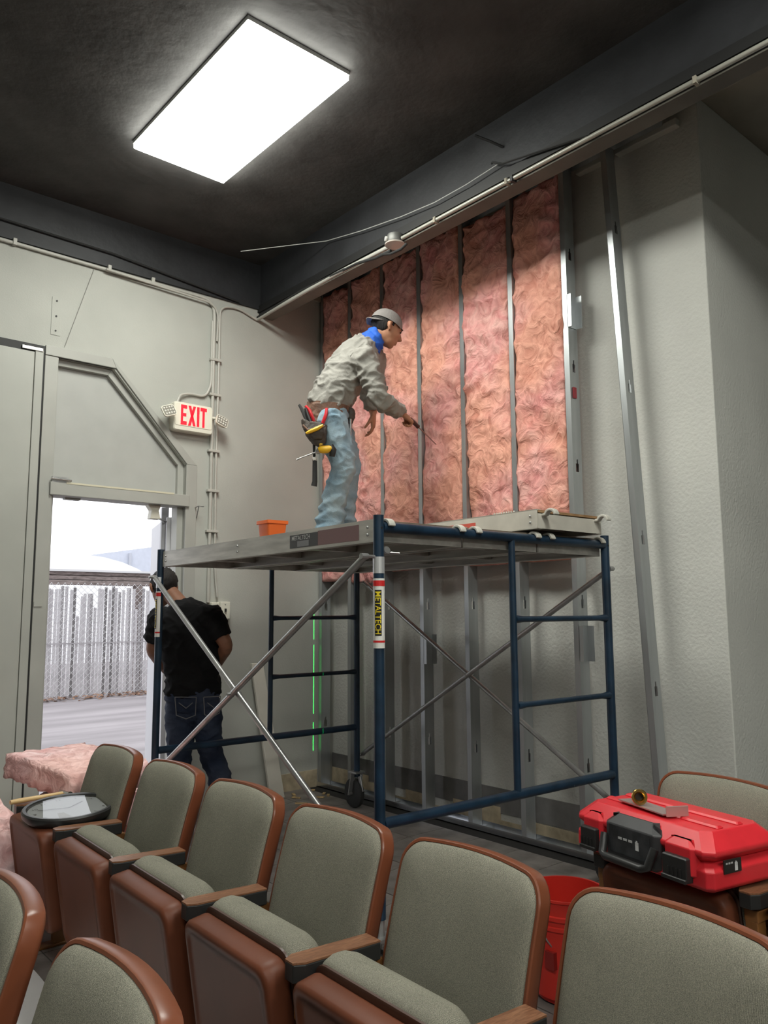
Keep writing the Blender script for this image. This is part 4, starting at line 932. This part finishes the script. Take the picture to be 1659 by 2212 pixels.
M_jean = mat('faded_blue_denim', (.19,.29,.37), .9, c2=(.33,.42,.47), vs=7, bump=.3, bs=140, spec=.2)
M_jean2 = mat('dark_blue_denim', (.022,.032,.06), .85, c2=(.05,.062,.095), vs=8, bump=.3, bs=140, spec=.2)
M_tee = mat('black_cotton', (.010,.010,.011), .9, var=.2, vs=8, spec=.2)
M_cap = mat('grey_cap_cloth', (.24,.22,.21), .9, var=.08, vs=20, bump=.3, bs=150)
M_gait = mat('blue_neck_gaiter', (.015,.11,.55), .75, var=.15, vs=12)
M_boot = mat('tan_boot', (.20,.13,.07), .7)
M_leather = mat('brown_leather', (.16,.085,.055), .6, var=.35, vs=14, bump=.3, bs=70)
M_dleather = mat('dark_worn_leather', (.055,.043,.035), .6, var=.35, vs=14, bump=.3, bs=70)
M_yelp = mat('yellow_plastic', (.78,.45,.02), .4)
def fold(sc, amp, sd=0):
    def d(co, n_):
        p = co+Vector((sd,0,0)); q = Vector((p.x*sc, p.y*sc, p.z*sc*1.5)) + Vector((noise.noise(p*4)*.9, noise.noise(p*4+Vector((3,1,2)))*.9, noise.noise(p*4+Vector((8,5,1)))*.9))
        return amp*((1-abs(noise.noise(q)))**3-.35) + amp*.45*((1-abs(noise.noise(q*2.1)))**3-.35)
    return d
IR = Vector((math.cos(YAW), -math.sin(YAW), 0)); IA = Vector((math.sin(YAW), math.cos(YAW), 0))
# ---- the man on the platform
f1 = (IR*.93+IA*.37).normalized(); l1 = UPV.cross(f1)
D0 = 5.05; ZP = 1.826
pel, wai, mid, che, upc, nek, nkt = at(710,893,D0), at(714,862,D0), at(738,820,D0+.02), at(763,785,D0+.04), at(783,760,D0+.06), at(800,744,D0+.07), at(818,724,D0+.08)
hc = at(835,711,D0+.09)
rs, re, rw = at(786,778,D0-.13), at(822,862,D0-.16), at(867,892,D0+.03)
lsh, le, lw = at(806,775,D0+.24), at(797,848,D0+.30), at(806,890,D0+.30)
rh, rk = at(713,905,D0-.09), at(741,1003,D0-.09)
lh, lk = at(722,905,D0+.10), at(752,1003,D0+.12)
def foot_of(px, D):
    p = at(px, 1165, D); p.z = ZP+.085; return p
ra_, la_ = foot_of(712, D0-.06), foot_of(738, D0+.13)
m1 = empty('person', (pel.x, pel.y, ZP), 'person in grey sweatshirt and blue jeans leaning on the platform, holding a screwdriver', 'person')
b = MB()
loft(b, *dense([pel, wai, mid, che, upc, nek], [(.14,.10),(.13,.095),(.14,.095),(.15,.10),(.14,.09),(.07,.065)], 4), l1, 24)
loft(b, [nek-(nkt-nek)*.6, nek, nkt, nkt+(nkt-nek)*.5], [.062,.058,.054,.052], l1, 16)
for A, B_, C in ((rs, re, rw), (lsh, le, lw)): loft(b, *dense([A, A.lerp(B_,.5), B_, B_.lerp(C,.45), C], [.052,.046,.040,.036,.027], 3), l1, 14)
for A, B_, C in ((rh, rk, ra_), (lh, lk, la_)): loft(b, *dense([A, A.lerp(B_,.5), B_, B_.lerp(C,.4), C], [.080,.072,.055,.052,.038], 3), l1, 14)
fd1 = (f1*.92+Vector((0,0,-.38))).normalized()
P1, M31 = head(b, hc, fd1, UPV, 1.0)
tip = at(942, 960, D0+.37); hd = (at(893,912,D0+.10)-rw).normalized()
hand(b, rw, hd, (-UPV*.6+IA*.5-IR*.1), (IA*.1+UPV*.5+IR*.2), (62,72,45), 1.0, thumb=18, spread=0)
hand(b, lw, (at(806,930,D0+.30)-lw).normalized(), (-IR*.9+IA*.1), (-IA*.8-IR*.3), (18,24,18), 1.05, thumb=35, spread=3)
link('body', remesh(b, .0055, 3), M_skin, m1)
# sweatshirt
b = MB()
hem = at(701,884,D0)
loft(b, *dense([hem, wai, mid, che, upc, nek], [(.165,.125),(.170,.130),(.182,.132),(.190,.130),(.172,.112),(.082,.078)], 4), l1, 28, False)
for A, B_, C in ((rs, re, rw), (lsh, le, lw)):
    C2 = C-(C-B_).normalized()*.012; loft(b, *dense([A-(che-upc).normalized()*.0-(A-che)*.25, A, A.lerp(B_,.5), B_, B_.lerp(C2,.5), C2], [.085,.080,.068,.058,.052,.038], 4), l1, 18, False)
link('sweatshirt', remesh(b, .008, 5, fold(9, .020, 3)), M_sweat, m1)
b = MB(); b.path([rw-(rw-re).normalized()*.03, rw-(rw-re).normalized()*.006], [.040,.038], 16); link('cuff', remesh(b, .005, 2), mat('dark_red_cuff', (.10,.02,.02), .8), m1) if False else None
# jeans
b = MB()
loft(b, *dense([at(706,872,D0), pel, at(714,912,D0)], [(.150,.112),(.165,.122),(.160,.112)], 4), l1, 26)
for A, B_, C in ((rh, rk, ra_), (lh, lk, la_)):
    E_ = C+Vector((0,0,-.035)); loft(b, *dense([A, A.lerp(B_,.5), B_, B_.lerp(C,.35), B_.lerp(C,.7), C.lerp(B_,.10), E_], [(.100,.105),(.090,.094),(.074,.080),(.070,.074),(.072,.078),(.082,.090),(.078,.092)], 4), l1, 20)
def jfold(co, n_):
    low = max(0, 1-(co.z-ZP)/.36); return fold(8, .011, 9)(co, n_) + low*.012*math.sin(co.z*75+noise.noise(co*6)*4)
link('jeans', remesh(b, .008, 3, jfold), M_jean, m1)
def boot(anK, f, par, m):
    b = MB(); z0 = anK.z-.085; g = Vector((anK.x, anK.y, z0))
    loft(b, [anK+Vector((0,0,.06)), anK, g+Vector((0,0,.05))], [.052,.054,.056], f, 14)
    loft(b, *dense([g-f*.05+Vector((0,0,.04)), g+f*.05+Vector((0,0,.045)), g+f*.13+Vector((0,0,.036)), g+f*.19+Vector((0,0,.030))], [(.042,.036),(.045,.044),(.050,.034),(.036,.026)], 3), UPV.cross(f), 14)
    return link('boot', remesh(b, .007, 3), m, par)
boot(ra_, f1, m1, M_boot); boot(la_, f1, m1, M_boot)
# neck gaiter
b = MB(); ax = (nkt-nek).normalized(); rg = []
for i in range(9):
    t = i/8; c = nek.lerp(nkt, -.25+1.15*t); r = .082-.014*t+.004*math.sin(t*18); l = (l1-ax*l1.dot(ax)).normalized(); s_ = ax.cross(l)
    rg.append([c+l*(r*math.cos(q))+s_*(r*1.02*math.sin(q))+ax*(.022*math.sin(q)) for q in [2*math.pi*j/24 for j in range(24)]])
b.rings(rg, False, False); link('neck_gaiter', remesh(MB().rings(rg), .006, 2, fold(14, .010, 5)), M_gait, m1)
# cap worn backwards and the hair below it
def cap_shell(P, M3, s, m, par):
    mb = MB(); rg = []
    for i in range(10):
        th = R(90*(i)/9.3); r = math.cos(th); z = math.sin(th)
        rg.append([P(-.012+.110*r**.85*math.cos(q), .088*r**.85*math.sin(q), .026+.100*z+(-.004*math.cos(q))*(1-z)) for q in [2*math.pi*j/28 for j in range(28)]])
    mb.rings(rg, False, True); cp = mb.build('cap', m, par, smooth=60)
    mb = MB(); rows = []
    for k in range(5):
        t = k/4; rows.append([P(-.10-.05*t+.05*math.sin(q)**2*(1-.4*t), .075*math.sin(q)*(1-.25*t), .024-.022*t-.012*math.sin(q)**2) for q in [R(-75+15*j) for j in range(11)]])
    mb.rings(rows, False, False, closed=False); v = mb.build('bill', m, cp, smooth=60); md = v.modifiers.new('t', 'SOLIDIFY'); md.thickness = .005
    mb = MB().ellip(P(-.012, 0, .122), (.008,.008,.004), 8, 6); mb.build('button', m, cp)
    return cp
cap_shell(P1, M31, 1, M_cap, m1)
def hair_shell(P, M3, keep, par, m, s=1.06, amp=.004):
    mb = MB(); mb.ellip(P(-.014,0,.030), (.1035*s,.082*s,.093*s), 36, 26, M3)
    Mi = M3.inverted(); c0 = P(0,0,0); vs = []
    for v in mb.v:
        p = Vector(v); vs.append(tuple(p+(p-P(-.014,0,.03)).normalized()*amp*noise.noise(p*60)))
    mb.v = vs; o = mb.build('hair', m, par, smooth=180); clip_mesh(o.data, lambda p: keep(Mi @ (p-c0)))
    md = o.modifiers.new('t', 'SOLIDIFY'); md.thickness = .012; md.offset = -1; return o
hair_shell(P1, M31, lambda q: q.z < .05 and q.x < .012 and (q.z > -.055) and (q.x < -.02 or q.z > .008), m1, M_hair, .985)
for q in (-1, 1):
    MB().ellip(P1(.088, q*.032, .008), (.006,.014,.006), 10, 8, M31).build('eye', mat('dark_eye', (.03,.02,.015), .3), m1, smooth=60)
    MB().path([P1(.092, q*.016, .026), P1(.093, q*.034, .031), P1(.080, q*.052, .026)], [.004,.005,.003], 8).build('eyebrow', M_hair, m1)
# belt
b = MB(); rg = []
axb = (wai-pel).normalized(); lb = (l1-axb*l1.dot(axb)).normalized(); sbb = axb.cross(lb)
bc = at(708,884,D0)
for dz, ex in ((-.028,.002),(-.028,.008),(.028,.008),(.028,.002)):
    rg.append([bc+axb*dz+lb*((.168+ex)*math.cos(q))+sbb*((.126+ex)*math.sin(q)) for q in [2*math.pi*j/36 for j in range(36)]])
b.rings(rg, False, False); b.f += [tuple([j, (j+1) % 36, 108+(j+1) % 36, 108+j]) for j in range(36)]
link_o = b.build('tool_belt', M_leather, m1, smooth=40)
# screwdriver in the right hand
ha = at(893,912,D0+.10); hb_ = at(914,934,D0+.20)
sd = empty('screwdriver', ha, 'dark-handled screwdriver in the hand of the man on the platform', 'screwdriver')
dd = (tip-ha).normalized()
MB().path([ha-dd*.05, ha-dd*.045, ha, ha+dd*.05, ha+dd*.065, ha+dd*.07], [.008,.014,.015,.013,.015,.008], 12).build('handle', mat('dark_red_handle', (.045,.012,.012), .35), sd, smooth=40)
MB().path([ha+dd*.06, tip-dd*.01, tip], [.0035,.0035,.0025], 8).build('shaft', mat('dull_steel', (.32,.22,.2), .4, .6), sd, smooth=40)
# tool pouch on the right hip, and what hangs in it
def sack(name, pts, m, par, sx):
    return MB()
pc = D0-.19
tp = empty('tool_pouch', at(680,925,pc), 'worn brown leather tool pouch on the hip of the man on platform', 'tool pouch')
def ribbon(name, left, right, D, thick, m, par, n=1, bulge=0.0):
    """closed sheet bag from two pixel outlines with real thickness"""
    rg = []
    k = len(left)
    for i in range(k):
        a, b_ = at(*left[i], D), at(*right[i], D); c = (a+b_)/2; t = thick*(.55+.45*math.sin(math.pi*min(1, (i+.6)/k)))
        ring = []
        for q in [2*math.pi*j/18 for j in range(18)]:
            e = (b_-a)/2; ring.append(c+e*math.copysign(abs(math.cos(q))**.7, math.cos(q)) + (-IA)*(t*math.copysign(abs(math.sin(q))**.8, math.sin(q))))
        rg.append(ring)
    return link(name, remesh(MB().rings(rg), .006, 3, fold(14, .006, 2)), m, par)
ribbon('back_flap', [(674,870),(672,892),(672,915),(676,935)], [(714,872),(716,895),(714,918),(710,940)], pc+.05, .018, M_leather, tp)
ribbon('main_pocket', [(650,906),(654,922),(660,938),(668,950),(680,962)], [(706,918),(706,932),(705,944),(703,955),(699,966)], pc, .045, M_dleather, tp)
ribbon('front_pocket', [(660,926),(664,938),(672,948)], [(700,924),(700,938),(696,950)], pc-.045, .022, M_dleather, tp)
MB().path([at(654,918,pc-.05), at(672,935,pc-.065), at(702,920,pc-.055)], .006, 8).build('stitched_rim', M_leather, tp)
def tool(name, pts, r, m, label, cat, D=pc):
    o = MB().path([at(x, y, D) for x, y in pts], r, 8).build(name, m, smooth=40); tag(o, label, cat); return o
tool('pry_bar', [(646,874),(652,884),(660,902),(668,920)], [.008,.011,.012,.012], mat('dark_grey_steel', (.09,.09,.09), .45, .4), 'dark grey pry bar sticking out of the leather tool pouch', 'pry bar', pc-.01)
tool('black_chisel', [(660,882),(664,896),(672,916)], [.009,.013,.013], M_black, 'black-handled chisel sticking out of the tool pouch', 'chisel', pc-.02)
plr = empty('pliers', at(690,900,pc), 'red-handled pliers in the leather tool pouch', 'pliers')
MB().path([at(660,877,pc-.01), at(668,886,pc-.015), at(676,904,pc-.01), at(680,920,pc)], [.009,.011,.011,.008], 8).build('handle', M_red, plr, smooth=40)
MB().path([at(706,882,pc), at(704,896,pc-.01), at(698,912,pc-.01), at(694,922,pc)], [.009,.011,.011,.008], 8).build('handle', M_red, plr, smooth=40)
MB().path([at(676,918,pc-.01), at(684,930,pc-.01), at(688,942,pc)], [.009,.012,.008], 8).build('jaw', M_zinc, plr, smooth=40)
tool('utility_knife', [(661,936),(672,931),(686,925),(698,918)], [.007,.012,.013,.007], M_yelp, 'yellow utility knife clipped to the front of tool pouch', 'knife', pc-.075)
hmr = empty('claw_hammer', at(678,1000,pc+.03), 'black-gripped claw hammer hanging below the tool pouch', 'hammer')
MB().path([at(678,948,pc+.02), at(679,990,pc+.02)], [.009,.009], 10).build('shaft', M_black, hmr, smooth=40)
MB().path([at(679,992,pc+.02), at(680,997,pc+.02), at(680,1040,pc+.02), at(678,1050,pc+.02)], [.012,.014,.016,.019], 12).build('grip', M_rubber, hmr, smooth=40)
MB().path([at(676,992,pc+.02), at(683,991,pc+.02)], [.015,.015], 10).build('collar', M_white, hmr)
MB().path([at(668,946,pc+.02), at(690,946,pc+.03)], [.013,.011], 10).build('head', M_zinc, hmr)
dr = empty('cordless_driver', at(702,975,pc), 'small yellow cordless driver hanging at the man\'s thigh', 'power tool')
MB().path([at(688,972,pc-.02), at(693,971,pc-.02), at(706,971,pc-.025), at(716,968,pc-.02)], [.016,.024,.024,.018], 14).build('motor_body', M_yelp, dr, smooth=40)
MB().path([at(694,962,pc-.02), at(690,955,pc-.02), at(686,958,pc-.02)], [.014,.013,.009], 10).build('grip', M_yelp, dr, smooth=40)
MB().path([at(714,962,pc-.015), at(719,972,pc-.015), at(717,986,pc-.01)], [.018,.024,.018], 12).build('battery', M_black, dr, smooth=40)
MB().path([at(689,974,pc-.02), at(682,977,pc-.02)], [.020,.013], 12).build('chuck', M_zinc, dr, smooth=40)
MB().path([at(682,977,pc-.02), at(652,988,pc-.02), at(641,993,pc-.02)], [.005,.004,.006], 8).build('bit', M_zinc, dr, smooth=40)
tp2 = empty('tool_pouch', at(755,905,D0), 'small dark tool pouch at the front of the man\'s belt', 'tool pouch')
ribbon('pocket', [(748,880),(747,897),(749,915)], [(766,884),(768,895),(762,915)], D0-.03, .03, M_dleather, tp2)
tool('wrench', [(757,905),(757,930),(755,948)], [.008,.006,.010], M_chrome, 'bright wrench hanging from the small front pouch', 'wrench', D0-.06)
# ---- the man at the doorway
f2 = (IA*.95-IR*.28).normalized(); l2 = UPV.cross(f2); E0 = 5.1
pel, wai, mid, che, upc, nek, nkt = at(417,1500,E0), at(417,1455,E0), at(411,1410,E0+.0), at(404,1365,E0+.01), at(400,1330,E0+.03), at(390,1308,E0+.07), at(375,1290,E0+.12)
hc2 = at(353,1270,E0+.17)
lsh, le, lw = at(347,1340,E0+.02), at(331,1402,E0+.02), at(350,1440,E0+.20)
rs, re, rw = at(456,1332,E0+.0), at(488,1395,E0-.02), at(465,1442,E0+.17)
lh, lk = at(391,1515,E0), at(388,1630,E0-.02); rh, rk = at(444,1515,E0), at(456,1622,E0+.0)
def foot2(px, py, D):
    p = at(px, py, D); p.z = fz(p.x)+.085; return p
la_, ra_ = foot2(384,1770,E0+.05), foot2(505,1765,E0+.0)
m2 = empty('person', (pel.x, pel.y, fz(pel.x)), 'person in black t-shirt and dark jeans by the doorway, back turned, head bent', 'person')
b = MB()
loft(b, *dense([pel, wai, mid, che, upc, nek], [(.14,.10),(.13,.095),(.14,.10),(.155,.105),(.14,.09),(.065,.06)], 4), l2, 24)
loft(b, [nek-(nkt-nek)*.6, nek, nkt, nkt+(nkt-nek)*.6], [.062,.058,.056,.054], l2, 16)
for A, B_, C in ((rs, re, rw), (lsh, le, lw)): loft(b, *dense([A, A.lerp(B_,.5), B_, B_.lerp(C,.45), C], [.056,.052,.044,.042,.029], 4), f2, 16)
for A, B_, C in ((rh, rk, ra_), (lh, lk, la_)): loft(b, *dense([A, A.lerp(B_,.5), B_, B_.lerp(C,.4), C], [.080,.072,.055,.052,.038], 3), l2, 14)
fd2 = (f2*.80-IR*.25+Vector((0,0,-.55))).normalized(); P2, M32 = head(b, hc2, fd2, UPV+f2*.4, 1.0)
hand(b, rw, (at(435,1452,E0+.27)-rw).normalized(), -UPV*.3-f2*.7, UPV, (40,45,30), 1.0)
hand(b, lw, (at(375,1452,E0+.29)-lw).normalized(), -UPV*.3-f2*.7, UPV, (40,45,30), 1.0)
link('body', remesh(b, .0055, 3), M_skin2, m2)
b = MB()
loft(b, *dense([at(417,1497,E0), wai, mid, che, upc, nek], [(.178,.128),(.168,.124),(.176,.128),(.190,.130),(.165,.108),(.078,.072)], 4), l2, 28, False)
for A, B_ in ((rs, re), (lsh, le)): loft(b, *dense([A-(A-che)*.3, A, A.lerp(B_,.4), A.lerp(B_,.72)], [.085,.082,.076,.072], 4), f2, 18, False)
link('t_shirt', remesh(b, .008, 5, fold(8, .015, 13)), M_tee, m2)
b = MB()
loft(b, *dense([at(417,1482,E0), pel, at(417,1528,E0)], [(.160,.118),(.172,.125),(.165,.118)], 4), l2, 26)
for A, B_, C in ((rh, rk, ra_), (lh, lk, la_)): loft(b, *dense([A, A.lerp(B_,.5), B_, B_.lerp(C,.4), B_.lerp(C,.75), C+Vector((0,0,-.04))], [(.094,.105),(.088,.095),(.074,.080),(.070,.076),(.072,.078),(.078,.088)], 4), l2, 20)
def jfold2(co, n_):
    low = max(0, 1-(co.z+.1)/.55); return fold(8, .013, 21)(co, n_) + low*.012*math.sin(co.z*60+noise.noise(co*6)*4)
jn = link('jeans', remesh(b, .008, 3, jfold2), M_jean2, m2)
for q, x0 in ((0, 378), (1, 440)):
    D_ = E0-.148; xs_ = [(x0,1506),(x0+46,1506),(x0+44,1545),(x0+24,1553),(x0+3,1545)]
    if q: xs_ = [(x0,1506),(x0+36,1504),(x0+34,1540),(x0+18,1550),(x0+2,1544)]
    pts = [at(x, y, D_+(.03 if abs(x-417) > 40 else 0)) for x, y in xs_]
    MB().path(pts+[pts[0]], .0035, 6).build('pocket_stitching', mat('grey_thread', (.16,.16,.17), .8), m2)
    MB().path([at(x0+8,1518,D_), at(x0+24,1530,D_-.004), at(x0+38,1518,D_)], .003, 6).build('pocket_stitching', mat('grey_thread', (.16,.16,.17)), m2)
boot(la_, f2, m2, M_boot); boot(ra_, (f2*.7+IR*.5).normalized(), m2, M_boot)
hair_shell(P2, M32, lambda q: (q.x < .055 or q.z > .07) and q.z > -.062 and (q.x < .03 or q.z > .02), m2, M_hair, 1.05, .012)
# ------------------------------------------------------------------ green laser line thrown on the corner stud
LP = Vector((2.45, 3.1, .60))
tgt = Vector((3.755, YL, .80)); pv = Vector((tgt.y-LP.y, -(tgt.x-LP.x), 0)).normalized()
ld = bpy.data.lights.new('laser_level', 'SPOT'); ld.energy = 1.0; ld.spot_size = R(24); ld.spot_blend = 0; ld.shadow_soft_size = .001
lo_ = bpy.data.objects.new('laser_level', ld); col.objects.link(lo_); lo_.location = LP; lo_.rotation_euler = (tgt-LP).to_track_quat('-Z', 'Y').to_euler()
ld.use_nodes = True; nt = ld.node_tree; em = nt.nodes['Emission']; em.inputs[0].default_value = (.02, 1, .12, 1)
geo = nt.nodes.new('ShaderNodeNewGeometry'); sx = nt.nodes.new('ShaderNodeVectorMath'); sx.operation = 'DOT_PRODUCT'; nt.links.new(geo.outputs['Incoming'], sx.inputs[0]); sx.inputs[1].default_value = pv
ab = nt.nodes.new('ShaderNodeMath'); ab.operation = 'ABSOLUTE'; nt.links.new(sx.outputs['Value'], ab.inputs[0])
lt_ = nt.nodes.new('ShaderNodeMath'); lt_.operation = 'LESS_THAN'; nt.links.new(ab.outputs[0], lt_.inputs[0]); lt_.inputs[1].default_value = .0013
ml = nt.nodes.new('ShaderNodeMath'); ml.operation = 'MULTIPLY'; nt.links.new(lt_.outputs[0], ml.inputs[0]); ml.inputs[1].default_value = 900
nt.links.new(ml.outputs[0], em.inputs[1])
